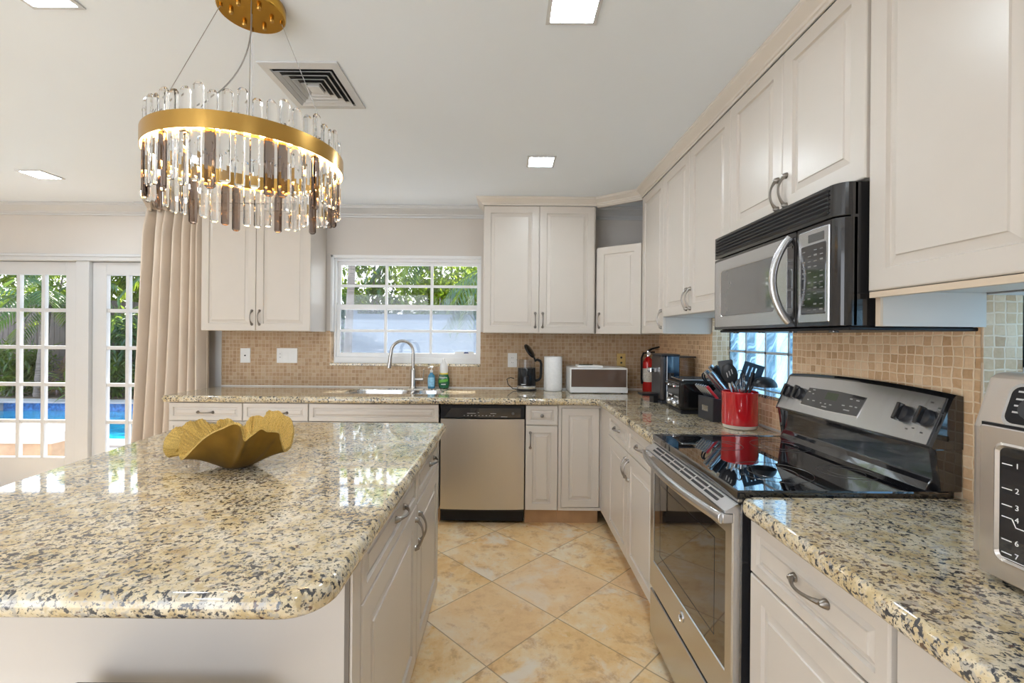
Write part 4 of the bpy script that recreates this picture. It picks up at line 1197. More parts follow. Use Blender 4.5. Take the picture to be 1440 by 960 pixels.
ds = thing('dish_soap_bottle', 'green dish soap bottle with a white upper half next to the hand soap', 'soap bottle', (-0.525, 3.775, 0.914))
MB().lathe([(0.030, 0), (0.040, 0.006), (0.048, 0.045), (0.047, 0.085), (0.038, 0.112), (0.034, 0.118)], (0, 0, 0), 24, sx=1, sy=0.7).build('bottle', M['soap_green'], ds)
MB().lathe([(0.034, 0.117), (0.033, 0.128), (0.031, 0.130)], (0, 0, 0), 24, sx=1, sy=0.7).build('yellow_band', M['yellow'], ds)
MB().lathe([(0.031, 0.129), (0.035, 0.145), (0.034, 0.185), (0.028, 0.205), (0.015, 0.222), (0.013, 0.224), (0.013, 0.243), (0.009, 0.248)], (0, 0, 0), 24, sx=1, sy=0.75).build('cap', M['white_plastic'], ds)
MB().grid(lambda u, v: (0.0485 * math.sin((u - 0.5) * 1.7), -0.0345 * math.cos((u - 0.5) * 1.7), 0.050 + 0.022 * v + 0.012 * u), 8, 2).build('leaf_print', M['green_bright'], ds)
lettering('Palmolive', 0.0175, (0.0, -0.0355, 0.094), FRONT, M['white_print'], ds)
MB().box((-0.018, -0.0356, 0.034), (0.020, -0.0340, 0.041)).build('print_line', M['white_print'], ds)

# ================================================================== on the back worktop
kt = thing('electric_kettle', 'black and glass electric kettle with its lid open in front of the white outlet', 'kettle', (0.158, 3.69, 0.914))
MB().lathe([(0.080, 0.0), (0.082, 0.006), (0.078, 0.014), (0.070, 0.016)], (0, 0, 0), 28).build('base', M['black'], kt)
MB().lathe([(0.074, 0.016), (0.077, 0.020), (0.077, 0.040), (0.075, 0.042)], (0, 0, 0), 28).build('chrome_band', M['chrome'], kt)
MB().lathe([(0.075, 0.042), (0.075, 0.05), (0.0715, 0.182), (0.070, 0.184)], (0, 0, 0), 28).build('lower_body', plain('black kettle body', (0.008, 0.008, 0.009), 0.16, spec=0.3), kt)
MB().lathe([(0.0718, 0.180), (0.067, 0.250), (0.0655, 0.250), (0.0700, 0.180)], (0, 0, 0), 28).build('glass_body', M['kettle_glass'], kt)
MB().prism([(-0.064, 0.232), (-0.088, 0.250), (-0.064, 0.250)], -0.018, 0.018, 'xz').build('spout', M['kettle_glass'], kt)
ld = MB()
ca, sa = math.cos(-0.85), math.sin(-0.85)
L_ = MB().lathe([(0.0, 0.0), (0.060, 0.0), (0.064, 0.004), (0.064, 0.014), (0.055, 0.020), (0.0, 0.022)], (0, 0, 0), 28)
L_.v = [(x * math.cos(0.9) + z * math.sin(0.9) + 0.015, y, -x * math.sin(0.9) + z * math.cos(0.9) + 0.315) for x, y, z in L_.v]
ct_, st_ = math.cos(0.45), math.sin(0.45)
L_.v = [(x, y * ct_ - (z - 0.315) * st_, y * st_ + (z - 0.315) * ct_ + 0.315) for x, y, z in L_.v]
lo = L_.build('lid', M['black'], kt)
MB().tube([(0.066, 0, 0.25), (0.060, 0, 0.268)], 0.008, 8).build('hinge', M['black'], kt)
MB().tube([(0.062, 0, 0.240), (0.085, 0, 0.250), (0.110, 0, 0.240), (0.118, 0, 0.215), (0.116, 0, 0.140), (0.112, 0, 0.105), (0.100, 0, 0.088), (0.074, 0, 0.080)], 0.0105, 10).build('handle', M['black'], kt)
cdp = [(-0.075, 0, 0.006), (-0.11, 0.01, 0.012), (-0.150, 0.03, 0.045), (-0.160, 0.06, 0.085), (-0.13, 0.10, 0.095), (-0.10, 0.115, 0.085)]
MB().tube(cdp, 0.0035, 8).build('power_cord', M['black'], kt)
MB().box((-0.045, -0.0745, 0.052), (-0.010, -0.068, 0.058)).build('brand_mark', M['white_print'], kt)

pt = thing('paper_towel_roll', 'white paper towel roll standing between the kettle and the white box', 'paper towel', (0.372, 3.70, 0.914))
MB().lathe([(0.020, 0.004), (0.072, 0.004), (0.074, 0.008), (0.074, 0.272), (0.071, 0.277), (0.022, 0.277), (0.020, 0.272), (0.020, 0.004)], (0, 0, 0), 36).build('towel', M['white_paper'], pt)
MB().cyl((0, 0, 0), 0.06, 0.004, seg=28).build('stand_base', M['white_plastic'], pt)
MB().cyl((0, 0, 0.004), 0.009, 0.278).build('stand_post', M['white_plastic'], pt)
tag(MB().tube([(0.455, 3.74, 0.919), (0.49, 3.75, 0.919), (0.53, 3.77, 0.919), (0.56, 3.79, 0.919)], [0.006, 0.004, 0.004, 0.004], 8).build('power_cord', M['white_plastic']), 'short white power cord lying behind the white box', 'cord')

bx = thing('bread_box', 'white box-shaped appliance with a brown tinted front window on the back worktop', 'bread box', (0.487, 3.525, 0.914))
MB().box((0, 0.0, 0.004), (0.447, 0.265, 0.200)).build('case', M['white_plastic'], bx, 0.008, 3)
for sx in (0.03, 0.41):
    for sy in (0.03, 0.235):
        MB().cyl((sx, sy, 0), 0.010, 0.005).build('foot', M['black'], bx)
MB().box((0.010, -0.003, 0.050), (0.437, 0.002, 0.186)).build('front_window', M['tint_window'], bx, 0.003)
MB().prism([(0.0, 0.008), (0.447, 0.008), (0.447, 0.048), (0.40, 0.045), (0.30, 0.043), (0.15, 0.043), (0.05, 0.045), (0, 0.048)], -0.004, 0.002, 'xz').build('front_lip', M['white_plastic'], bx)
sc_ = thing('kitchen_scale', 'flat white gadget with a glossy dark oval lying on the white box', 'kitchen scale', (0.62, 3.66, 1.114))
MB().prism([(-0.065, -0.08), (0.135, -0.08), (0.10, 0.08), (-0.06, 0.08)], 0.0, 0.014).build('plate', M['white_plastic'], sc_, 0.004)
MB().lathe([(0.058, 0.0), (0.055, 0.004), (0.0, 0.005)], (0.01, -0.01, 0.014), 28, sx=1.0, sy=0.55).build('glass_oval', plain('dark green glass', (0.01, 0.05, 0.04), 0.05), sc_)

# ---- wall plates
def plate(name, label, x, z, w, h, mat, kind, group=None):
    t_ = thing(name, label, 'outlet' if kind != 'switch' else 'light switch', (x, BY - 0.008, z))
    MB().box((-w / 2, -0.006, -h / 2), (w / 2, 0.0, h / 2)).build('cover_plate', mat, t_, 0.002)
    if kind == 'outlet':
        for s in (-1, 1):
            o = MB().lathe([(0.017, 0), (0.016, -0.002), (0.0, -0.002)], (0, -0.006, s * 0.020), 20, 0, True, 'y').build('socket', mat, t_)
            MB().box((-0.007, -0.0085, s * 0.020 - 0.004), (-0.005, -0.0078, s * 0.020 + 0.005)).box((0.005, -0.0085, s * 0.020 - 0.004), (0.007, -0.0078, s * 0.020 + 0.004)).build('slot', M['black_matte'], o)
    elif kind == 'coax':
        MB().lathe([(0.0065, 0), (0.006, -0.006), (0.0, -0.007)], (0, -0.006, 0), 12, 0, True, 'y').build('jack', M['black'], t_)
    elif kind == 'knob_outlet':
        for s in (-1, 1):
            MB().lathe([(0.009, 0), (0.008, -0.002), (0.0, -0.002)], (0, -0.006, s * 0.022), 16, 0, True, 'y').build('socket', M['black_matte'], t_)
    else:
        o = MB().box((-w / 2 + 0.012, -0.0075, -0.034), (-w / 2 + 0.044, -0.006, 0.034)).build('socket', mat, t_, 0.001)
        MB().box((-w / 2 + 0.024, -0.0082, 0.010), (-w / 2 + 0.026, -0.0074, 0.018)).box((-w / 2 + 0.031, -0.0082, 0.010), (-w / 2 + 0.033, -0.0074, 0.018)).box((-w / 2 + 0.024, -0.0082, -0.018), (-w / 2 + 0.026, -0.0074, -0.010)).box((-w / 2 + 0.031, -0.0082, -0.018), (-w / 2 + 0.033, -0.0074, -0.010)).build('slot', M['black_matte'], o)
        for k in (1, 2):
            x0 = -w / 2 + 0.012 + 0.052 * k
            MB().box((x0, -0.008, -0.034), (x0 + 0.034, -0.006, 0.034)).build('rocker', mat, t_, 0.001)
plate('wall_outlet', 'white wall plate with one dark jack on the tile beside the curtain', -2.198, 1.172, 0.083, 0.122, M['white_plastic'], 'coax')
plate('light_switch', 'wide white plate with an outlet and two rocker switches under the left wall cabinet', -1.848, 1.174, 0.172, 0.124, M['white_plastic'], 'switch')
plate('wall_outlet', 'white double outlet on the tile behind the black kettle', 0.043, 1.152, 0.078, 0.118, M['white_plastic'], 'outlet')
plate('wall_outlet', 'yellow brass outlet plate on the tile above the white box', 0.956, 1.160, 0.073, 0.110, M['brass_plate'], 'knob_outlet')

# ---- fire extinguisher
fe = thing('fire_extinguisher', 'red fire extinguisher standing in the worktop corner behind the coffee machine', 'fire extinguisher', (1.158, 3.745, 0.914))
MB().lathe([(0.040, 0), (0.043, 0.004), (0.043, 0.215), (0.040, 0.240), (0.028, 0.262), (0.014, 0.275), (0.014, 0.285)], (0, 0, 0), 24).build('cylinder', M['ext_red'], fe)
MB().lathe([(0.0435, 0.075), (0.0435, 0.185)], (0, 0, 0), 24).build('paper_label', M['label_white'], fe, recalc=False)
MB().cyl((0, 0, 0.283), 0.016, 0.045).build('valve', M['chrome'], fe)
MB().lathe([(0.014, 0), (0.014, -0.010), (0.0, -0.012)], (0.0, -0.016, 0.305), 16, 0, True, 'y').build('gauge', M['white_print'], fe)
MB().tube([(-0.004, 0, 0.325), (0.03, -0.01, 0.345), (0.085, -0.03, 0.362)], [0.009, 0.008, 0.006], 8).tube([(-0.004, 0, 0.315), (0.05, -0.02, 0.318)], [0.007, 0.006], 8).build('lever', M['black'], fe)
MB().tube([(-0.010, 0, 0.310), (-0.040, -0.01, 0.310), (-0.056, -0.012, 0.270), (-0.056, -0.012, 0.10), (-0.050, -0.01, 0.06)], [0.007, 0.008, 0.008, 0.008, 0.010], 8).build('hose', M['black'], fe)

# ---- coffee machine
cm = thing('coffee_machine', 'grey and blue-black pod coffee machine with a clear water tank by the corner', 'coffee machine', (1.07, 3.10, 0.914))
MB().box((-0.058, -0.105, 0.0), (0.175, 0.10, 0.022)).build('base', M['charcoal'], cm, 0.008)
MB().box((-0.058, -0.105, 0.022), (-0.020, 0.10, 0.318)).build('front_column', plain('gunmetal', (0.075, 0.068, 0.07), 0.3, 0.5), cm, 0.016, 3)
MB().box((-0.021, -0.103, 0.022), (0.068, 0.098, 0.318)).build('body', M['blue_gloss'], cm, 0.006)
MB().box((-0.058, -0.106, 0.317), (0.068, 0.10, 0.328)).build('top_lid', M['charcoal'], cm, 0.004)
MB().tube([(0.005, -0.107, 0.205), (0.005, -0.107, 0.16)], 0.020, 14).build('nozzle', M['black'], cm)
MB().tube([(-0.030, -0.109, 0.148), (0.0, -0.112, 0.146)], 0.008, 8).build('lever', M['chrome'], cm)
MB().box((-0.019, -0.1065, 0.028), (0.020, -0.1025, 0.082)).build('rating_label', M['white_print'], cm)
MB().box((-0.105, -0.03, 0.20), (-0.056, 0.03, 0.235)).build('spout', M['chrome'], cm, 0.006)
MB().box((-0.165, -0.055, 0.046), (-0.057, 0.055, 0.060)).build('drip_tray', M['black'], cm, 0.004)
MB().box((-0.085, -0.045, 0.0), (-0.057, 0.045, 0.047)).build('tray_support', M['black'], cm)
MB().box((0.072, -0.085, 0.022), (0.178, 0.085, 0.085)).build('tank_base', M['charcoal'], cm, 0.004)
MB().box((0.072, -0.088, 0.085), (0.178, 0.088, 0.305)).build('water_tank', M['clear_plastic'], cm, 0.016, 3)
MB().box((0.070, -0.090, 0.305), (0.180, 0.090, 0.314)).build('tank_lid', M['charcoal'], cm, 0.003)

# ---- toaster
ts = thing('toaster', 'black chrome-topped toaster with two dials next to the knife block', 'toaster', (1.005, 2.86, 0.914), -PI / 2 - 0.06)
TLX, TLY = 0.258, 0.225
MB().box((0.004, 0.006, 0.0), (TLX - 0.004, TLY - 0.006, 0.020)).build('base', M['black'], ts, 0.005)
MB().box((0, 0.0, 0.018), (TLX, TLY, 0.190)).build('body', plain('black chrome', (0.05, 0.048, 0.048), 0.13, 0.85), ts, 0.022, 4)
MB().box((0.018, 0.018, 0.186), (TLX - 0.018, TLY - 0.018, 0.198)).build('top_plate', M['chrome'], ts, 0.006)
for x in (0.075, 0.183):
    for dx in (-0.022, 0.022):
        MB().box((x + dx - 0.012, 0.035, 0.1975), (x + dx + 0.012, TLY - 0.03, 0.1990)).build('bread_slot', M['black_matte'], ts)
    MB().box((x - 0.022, -0.022, 0.148), (x + 0.022, 0.002, 0.162)).build('lever', M['chrome'], ts, 0.004)
    MB().lathe([(0.020, 0.0), (0.020, -0.012), (0.016, -0.020), (0.0, -0.021)], (x, 0.0, 0.055), 20, 0, True, 'y').build('dial', M['chrome'], ts)
    for dx in (-0.020, 0.0, 0.020):
        MB().lathe([(0.006, 0), (0.005, -0.005), (0, -0.005)], (x + dx, 0.0, 0.092), 12, 0, True, 'y').build('push_button', M['chrome'], ts)

# ---- knife block and knives
kb = thing('knife_block', 'dark slanted knife block with a steak knife tier and silver plate beside the red crock', 'knife block', (1.135, 2.445, 0.914), 0.08)
MB().prism([(-0.072, 0), (0.0, 0), (0.0, 0.112), (-0.072, 0.124)], -0.078, 0.078, 'xz').build('steak_tier', M['charcoal'], kb, 0.003)
MB().prism([(0.001, 0), (0.105, 0), (0.122, 0.185), (0.094, 0.222), (0.001, 0.136)], -0.070, 0.070, 'xz').build('main_block', plain('dark slate block', (0.035, 0.035, 0.05), 0.4), kb, 0.003)
MB().box((-0.0745, -0.030, 0.048), (-0.0718, 0.030, 0.078)).build('name_plate', M['chrome'], kb)
KD = Vector((-0.66, 0.0, 0.75)).normalized()
def knife(name, label, base, L, mat_h, r, blade=0.05, group=None):
    """loc is where the handle leaves the block (world)"""
    t_ = thing(name, label, 'knife', base, 0.08, group)
    mb = MB()
    pts = [KD * (L * k / 6) for k in range(7)]
    mb.tube(pts, [r * f for f in (0.95, 1.0, 0.95, 0.92, 0.98, 1.12, 0.95)], 10, flat=0.62)
    mb.build('grip', mat_h, t_)
    q = KD.cross(Vector((0, 1, 0)))
    b0, b1 = KD * 0.001, KD * -blade
    MB().add([tuple(b0 + q * r * 0.8 + Vector((0, 0.0007, 0))), tuple(b0 - q * r * 0.8 + Vector((0, 0.0007, 0))), tuple(b1 - q * r * 0.7 + Vector((0, 0.0007, 0))), tuple(b1 + q * r * 0.7 + Vector((0, 0.0007, 0))),
              tuple(b0 + q * r * 0.8 - Vector((0, 0.0007, 0))), tuple(b0 - q * r * 0.8 - Vector((0, 0.0007, 0))), tuple(b1 - q * r * 0.7 - Vector((0, 0.0007, 0))), tuple(b1 + q * r * 0.7 - Vector((0, 0.0007, 0)))],
             [(0, 1, 2, 3), (4, 7, 6, 5), (0, 4, 5, 1), (1, 5, 6, 2), (2, 6, 7, 3), (3, 7, 4, 0)]).build('blade', M['chrome'], t_)
    return t_
def kloc(x, y, z):
    c, s = math.cos(0.08), math.sin(0.08)
    return (1.135 + x * c - y * s, 2.445 + x * s + y * c, 0.914 + z)
for i in range(6):
    y = -0.060 + 0.024 * i
    nm = ['steak knife nearest the red crock in the front tier, red-tinted grip', 'second steak knife from the red crock in the front tier', 'third steak knife from the red crock in the front tier',
          'fourth steak knife from the red crock in the front tier', 'fifth steak knife from the red crock in the front tier', 'steak knife nearest the toaster in the front tier'][i]
    knife('steak_knife', 'slim silver ' + nm if i else nm, kloc(-0.036, y, 0.1185), 0.088, M['red_handle'] if i == 0 else M['steel_h'], 0.0072, 0.06, 'steak knives in the front tier')
sx_ = [(0.020, -0.045, 0.135, 0.0145, 'big silver-handled knife lowest in the block near the red crock'), (0.020, 0.000, 0.140, 0.0145, 'big silver-handled knife in the middle of the block'),
       (0.048, -0.045, 0.140, 0.016, 'dark-handled wide knife standing highest in the block'), (0.048, 0.002, 0.142, 0.0145, 'silver-handled knife behind the middle one, up the block'), (0.072, -0.030, 0.125, 0.013, 'black-handled sharpening steel at the top of the knife block')]
for i, (x, y, L, r, lb) in enumerate(sx_):
    z = 0.137 + (x - 0.001) * 0.921
    knife('kitchen_knife', lb, kloc(x, y, z), L, M['black'] if i in (2, 4) else M['steel_h'], r, 0.06, 'large knives in the block')
kz = thing('kitchen_shears', 'kitchen shears with black loop grips on the toaster side of the knife block', 'scissors', kloc(0.022, 0.045, 0.157), 0.08)
for s in (-1, 1):
    c0 = KD * 0.075 + Vector((0, s * 0.012, 0))
    q = KD.cross(Vector((0, 1, 0)))
    pts = [tuple(c0 + KD * 0.040 * math.cos(a) + (q * 0.018 * s + Vector((0, 0.010, 0)) * s) * math.sin(a)) for a in [2 * PI * k / 18 for k in range(18)]]
    MB().tube(pts, 0.0045, 8, closed=True).build('loop_grip', M['black'], kz)
MB().tube([KD * -0.05, KD * 0.04], [0.004, 0.007], 8, flat=0.5).build('blade', M['chrome'], kz)

# ---- red crock and utensils
cr = thing('utensil_crock', 'red glazed utensil crock with a cream foot beside the range', 'utensil crock', (1.139, 2.225, 0.914))
MB().lathe([(0.070, 0.002), (0.076, 0.018), (0.082, 0.020), (0.083, 0.026), (0.083, 0.166), (0.085, 0.170), (0.085, 0.177), (0.082, 0.180), (0.078, 0.178), (0.077, 0.03), (0.0, 0.026)], (0, 0, 0), 40).build('crock_body', M['red'], cr)
MB().lathe([(0.069, 0.0), (0.075, 0.004), (0.0785, 0.019), (0.074, 0.0195)], (0, 0, 0), 40).build('foot_ring', M['cream_glaze'], cr)
CR = Vector((1.139, 2.225, 0.914))
def utensil(name, label, foot, tip, cat='utensil'):
    """an Empty at the foot with a frame: w along the shaft"""
    t_ = thing(name, label, cat, CR + Vector(foot))
    w = (Vector(tip) - Vector(foot)); L = w.length; w.normalize()
    return t_, w, L
def frame_for(w, face):
    f = Vector(face); f = (f - w * f.dot(w)).normalized()
    return f, w.cross(f)
def ellipsoid_pts(mb, c, ax, ay, az, rx, ry, rz, nu=18, nv=10, v0=0.0, v1=1.0):
    def fn(u, v):
        th = 2 * PI * u; ph = PI * (v0 + (v1 - v0) * v)
        return tuple(c + ax * (rx * math.cos(th) * math.sin(ph)) + ay * (ry * math.sin(th) * math.sin(ph)) + az * (rz * math.cos(ph)))
    return mb.grid(fn, nu, nv, wrap=True)
FACE = (-0.45, -0.9, 0.1)
def plate_head(mb, prof, w, f, s, off, th=0.004, mi=0):
    """a flat head from half-widths prof[(along, half width)] around the shaft axis"""
    a = [w * t + s * h for t, h in prof]; b = [w * t - s * h for t, h in reversed(prof)]
    poly = [off + p for p in a + b]
    return mb.rings([[tuple(p + f * th / 2) for p in poly], [tuple(p - f * th / 2) for p in poly]], mi)
# slotted spoon
u_, w, L = utensil('slotted_spoon', 'black slotted spoon with a steel shaft leaning to the knife block side', (0.02, 0.0, 0.03), (-0.060, -0.020, 0.262))
f, s = frame_for(w, FACE)
MB().tube([w * 0, w * (L - 0.03)], 0.0065, 8).build('shaft', M['steel_h'], u_)
h = MB(); ellipsoid_pts(h, w * (L + 0.005), s, w, f, 0.035, 0.052, 0.010)
ho = h.build('spoon_head', M['silicone'], u_)
sl = MB()
for k in (-1, 0, 1):
    c0 = w * (L + 0.008 + 0.006 * k) + s * (0.012 * k) + f * 0.0102
    sl.rings([[tuple(c0 + w * a + s * b) for a, b in ((-0.012, -0.002), (0.012, -0.002), (0.012, 0.002), (-0.012, 0.002))], [tuple(c0 + w * a + s * b - f * 0.002) for a, b in ((-0.012, -0.002), (0.012, -0.002), (0.012, 0.002), (-0.012, 0.002))]])
sl.build('slot', M['mark'], ho)
# serving spoon behind
u_, w, L = utensil('spatula', 'black flat spatula standing behind the slotted spoon', (0.0, 0.03, 0.03), (-0.040, 0.055, 0.285))
f, s = frame_for(w, FACE)
MB().tube([w * 0, w * (L - 0.03)], 0.006, 8).build('shaft', M['steel_h'], u_)
plate_head(MB(), [(-0.05, 0.012), (-0.03, 0.028), (0.035, 0.034), (0.042, 0.030)], w, f, s, w * L, 0.006).build('blade', M['silicone'], u_, 0.002)
# whisk
u_, w, L = utensil('whisk', 'steel balloon whisk with looped wires in the middle of the red crock', (0.0, -0.01, 0.03), (0.005, 0.010, 0.262), 'whisk')
f, s = frame_for(w, FACE)
MB().tube([w * 0, w * 0.13], 0.007, 8).build('shaft', M['steel_h'], u_)
wk = MB()
for k in range(5):
    a = PI * k / 5
    d = f * math.cos(a) + s * math.sin(a)
    pts = []
    for i in range(17):
        q = i / 16; ang = PI * q
        pts.append(w * (0.125 + (L - 0.105) * (math.sin(ang) ** 0.75)) + d * (0.030 * math.cos(ang) * (0.25 + 0.75 * math.sin(ang) ** 0.5)))
    wk.tube(pts, 0.0013, 5)
wk.build('wire', M['chrome'], u_)
# slotted turner
u_, w, L = utensil('slotted_turner', 'blue-black slotted turner with its wide blade held high over the crock', (-0.01, 0.02, 0.03), (0.072, 0.030, 0.262))
f, s = frame_for(w, (-0.3, -0.95, 0.1))
MB().tube([w * 0, w * (L - 0.02)], 0.0065, 8).build('shaft', M['silicone'], u_)
hb_ = MB()
hw = 0.046
for a, b in ((-hw, -0.026), (-0.020, -0.007), (-0.001, 0.010), (0.016, hw)):
    hb_.rings([[tuple(w * t_ + s * q + f * 0.0025) for t_, q in ((L - 0.03, a), (L - 0.03, b), (L + 0.045, b), (L + 0.045, a))], [tuple(w * t_ + s * q - f * 0.0025) for t_, q in ((L - 0.03, a), (L - 0.03, b), (L + 0.045, b), (L + 0.045, a))]])
for t0, t1 in ((L - 0.045, L - 0.018), (L + 0.032, L + 0.052)):
    hb_.rings([[tuple(w * t_ + s * q + f * 0.0026) for t_, q in ((t0, -hw), (t0, hw), (t1, hw), (t1, -hw))], [tuple(w * t_ + s * q - f * 0.0026) for t_, q in ((t0, -hw), (t0, hw), (t1, hw), (t1, -hw))]])
hb_.build('blade', M['silicone_blue'], u_)
# ladle
u_, w, L = utensil('ladle', 'black soup ladle with its bowl hanging over the range side of the crock', (-0.03, 0.0, 0.03), (0.055, -0.035, 0.232), 'ladle')
MB().tube([w * 0, w * (L - 0.03), w * L + Vector((0.03, 0, 0.012))], [0.006, 0.006, 0.005], 8).build('shaft', M['silicone'], u_)
lb = MB(); c0 = w * L + Vector((0.042, -0.005, -0.026))
ellipsoid_pts(lb, c0, Vector((1, 0, 0)), Vector((0, 1, 0)), Vector((0, 0, 1)), 0.056, 0.054, 0.048, 24, 8, 0.0, 0.5)
ellipsoid_pts(lb, c0, Vector((1, 0, 0)), Vector((0, 1, 0)), Vector((0, 0, 1)), 0.053, 0.051, 0.045, 24, 8, 0.0, 0.5)
lb.build('ladle_bowl', M['silicone'], u_)
# turner handle end / spoon grip
u_, w, L = utensil('serving_spoon', 'black-handled spoon set grip up between turner and whisk', (0.0, -0.02, 0.03), (0.058, -0.012, 0.270))
MB().tube([w * 0.0, w * (L - 0.07), w * (L - 0.05), w * L], [0.005, 0.005, 0.010, 0.012], 10, flat=0.7).build('grip', M['black'], u_)
u_, w, L = utensil('tongs', 'steel kitchen tongs standing low in the crock beside the slotted spoon', (0.0, -0.03, 0.03), (-0.030, -0.052, 0.205), 'tongs')
f, s = frame_for(w, FACE)
for q in (-1, 1):
    MB().tube([w * 0 + s * 0.002 * q, w * (L * 0.5) + s * 0.010 * q, w * L + s * 0.014 * q], [0.006, 0.006, 0.009], 8, flat=0.4).build('arm', M['steel_h'], u_)
# ================================================================== on the island
bw = thing('decorative_bowl', 'golden ruffled leaf-shaped bowl on the island worktop', 'bowl', (-0.900, 1.515, 0.914))
RIM = [(-0.112, -0.095, 0.039), (-0.028, -0.125, 0.109), (0.049, -0.145, 0.15), (0.091, -0.15, 0.162), (0.104, -0.15, 0.145), (0.112, -0.15, 0.113), (0.129, -0.145, 0.123), (0.153, -0.135, 0.143), (0.168, -0.115, 0.132), (0.187, -0.095, 0.126), (0.184, -0.075, 0.099), (0.186, -0.055, 0.058), (0.187, -0.015, 0.059), (0.173, 0.045, 0.101), (0.141, 0.085, 0.134), (0.091, 0.115, 0.151), (0.04, 0.145, 0.151), (0.009, 0.155, 0.126), (-0.039, 0.175, 0.127), (-0.056, 0.155, 0.099), (-0.076, 0.145, 0.083), (-0.128, 0.165, 0.117), (-0.162, 0.165, 0.106), (-0.166, 0.135, 0.097), (-0.196, 0.125, 0.116), (-0.216, 0.095, 0.117), (-0.232, 0.065, 0.105), (-0.247, 0.035, 0.092), (-0.25, 0.015, 0.051), (-0.231, 0.005, 0.02), (-0.192, 0.0, 0.05), (-0.16, -0.025, 0.112), (-0.145, -0.065, 0.076)]
def catmull(t):
    n = len(RIM); f = (t % 1.0) * n; i = int(f) % n; f -= int(f)
    p = [Vector(RIM[(i + k) % n]) for k in (-1, 0, 1, 2)]
    return 0.5 * ((2 * p[1]) + (p[2] - p[0]) * f + (2 * p[0] - 5 * p[1] + 4 * p[2] - p[3]) * f * f + (3 * p[1] - p[0] - 3 * p[2] + p[3]) * f ** 3)
A0 = math.atan2(RIM[0][1], RIM[0][0])
def bowl_pt(u, v):
    R = catmull(u)
    R.z += 0.0035 * math.sin(2 * PI * 29 * u) * (1 if R.y > -0.02 else 0.25)
    ang = A0 + 2 * PI * u
    b = Vector((0.045 * math.cos(ang) + 0.01, 0.045 * math.sin(ang) - 0.005, 0.003))
    h = v ** 0.85
    p = b.lerp(R, h)
    p.z = 0.003 + R.z * v ** 1.9 + 0.08 * v * (1 - v)
    return p
NA = 528; NV = 22
def normal(u, v):
    e1 = bowl_pt(u + 0.002, v) - bowl_pt(u - 0.002, v)
    e2 = bowl_pt(u, min(1, v + 0.02)) - bowl_pt(u, max(0, v - 0.02))
    return e2.cross(e1).normalized()
def inner_pt(u, v):
    n = normal(u, v)
    w_ = 0.0016 * math.sin(2 * PI * (u * 118 + 0.35 * math.sin(v * 19 + u * 60))) * min(1.0, v * 1.4)
    return bowl_pt(u, v) + n * (0.006 + w_) + Vector((0, 0, 0.003 * v))
ob = MB().grid(lambda u, v: tuple(bowl_pt(u, v)), NA, NV, wrap=True)
ob.add([tuple(bowl_pt(k / 40, 0)) for k in range(40)], [list(range(40))], 0, True)
ob.build('outer_shell', M['bowl_out'], bw, recalc=False)
ib = MB().grid(lambda u, v: tuple(inner_pt(u, v)), NA, NV, wrap=True)
ib.grid(lambda u, v: tuple(bowl_pt(u, 1.0).lerp(inner_pt(u, 1.0), v)), NA, 1, wrap=True)
ib.add([tuple(bowl_pt(k / 40, 0) + Vector((0, 0, 0.006))) for k in range(40)], [list(range(40))], 0, True)
ib.build('inner_lining', M['bowl_in'], bw, recalc=False)

st = thing('counter_stool', 'dark leather counter stool tucked under the near island overhang', 'stool', (-0.72, 0.775, 0))
MB().box((-0.205, -0.20, 0.555), (0.205, 0.20, 0.612)).build('seat', M['stool_leather'], st, 0.02, 3)
for sx in (-1, 1):
    for sy in (-1, 1):
        MB().tube([(sx * 0.165, sy * 0.16, 0.556), (sx * 0.19, sy * 0.185, 0.0)], [0.020, 0.014], 10).build('leg', M['stool_wood'], st)
for sy in (-1, 1):
    MB().tube([(-0.182, sy * 0.177, 0.20), (0.182, sy * 0.177, 0.20)], 0.010, 8).build('stretcher', M['stool_wood'], st)

# ================================================================== ceiling
CX, CY = -0.835, 1.470
ch = thing('chandelier', 'round brass chandelier of clear and smoked crystal rods over the island', 'chandelier', (CX, CY, CZ))
MB().lathe([(0.098, -0.001), (0.100, -0.004), (0.100, -0.032), (0.097, -0.036), (0.0, -0.0365)], (0, 0, 0), 48).build('canopy', M['gold_canopy'], ch)
for k in range(6):
    a = 0.35 + k * PI / 3
    MB().lathe([(0.007, -0.036), (0.007, -0.046), (0.005, -0.049), (0.0, -0.050)], (0.058 * math.cos(a), 0.058 * math.sin(a), 0), 12).build('canopy_nut', M['gold'], ch)
ZR0, ZR1 = 1.890 - CZ, 1.938 - CZ
RO, RI = 0.282, 0.252
def band(r0, r1, z0, z1):
    return MB().lathe([(r0, z0), (r1, z0), (r1, z1), (r0, z1), (r0, z0)], (0, 0, 0), 96)
outer = band(RO - 0.002, RO, ZR0, ZR1).build('outer_band', M['gold'], ch)
inner = band(RI, RI + 0.002, ZR0, ZR1).build('inner_band', M['gold'], ch)
band(RI + 0.0025, RO - 0.0025, ZR0 + 0.018, ZR0 + 0.024).build('top_plate', M['gold'], ch)
band(RI + 0.003, RO - 0.003, ZR0 + 0.006, ZR0 + 0.009).build('led_strip', M['led'], ch)
for k in range(4):
    a = 0.5 + k * PI / 2
    p0 = (0.085 * math.cos(a), 0.085 * math.sin(a), -0.036)
    p1 = ((RO - 0.01) * math.cos(a), (RO - 0.01) * math.sin(a), ZR1)
    MB().tube([p0, p1], 0.0011, 6).build('suspension_cable', M['cable'], ch)
    MB().cyl((p0[0], p0[1], -0.042), 0.005, 0.006, seg=10).build('cable_grip', M['gold'], ch)
MB().tube([(-0.205 * (k / 20) ** 2.4, -0.165 * (k / 20) ** 2.4, -0.036 + (ZR1 + 0.036) * (k / 20)) for k in range(21)], 0.0022, 8).build('power_cord', M['cable'], ch)
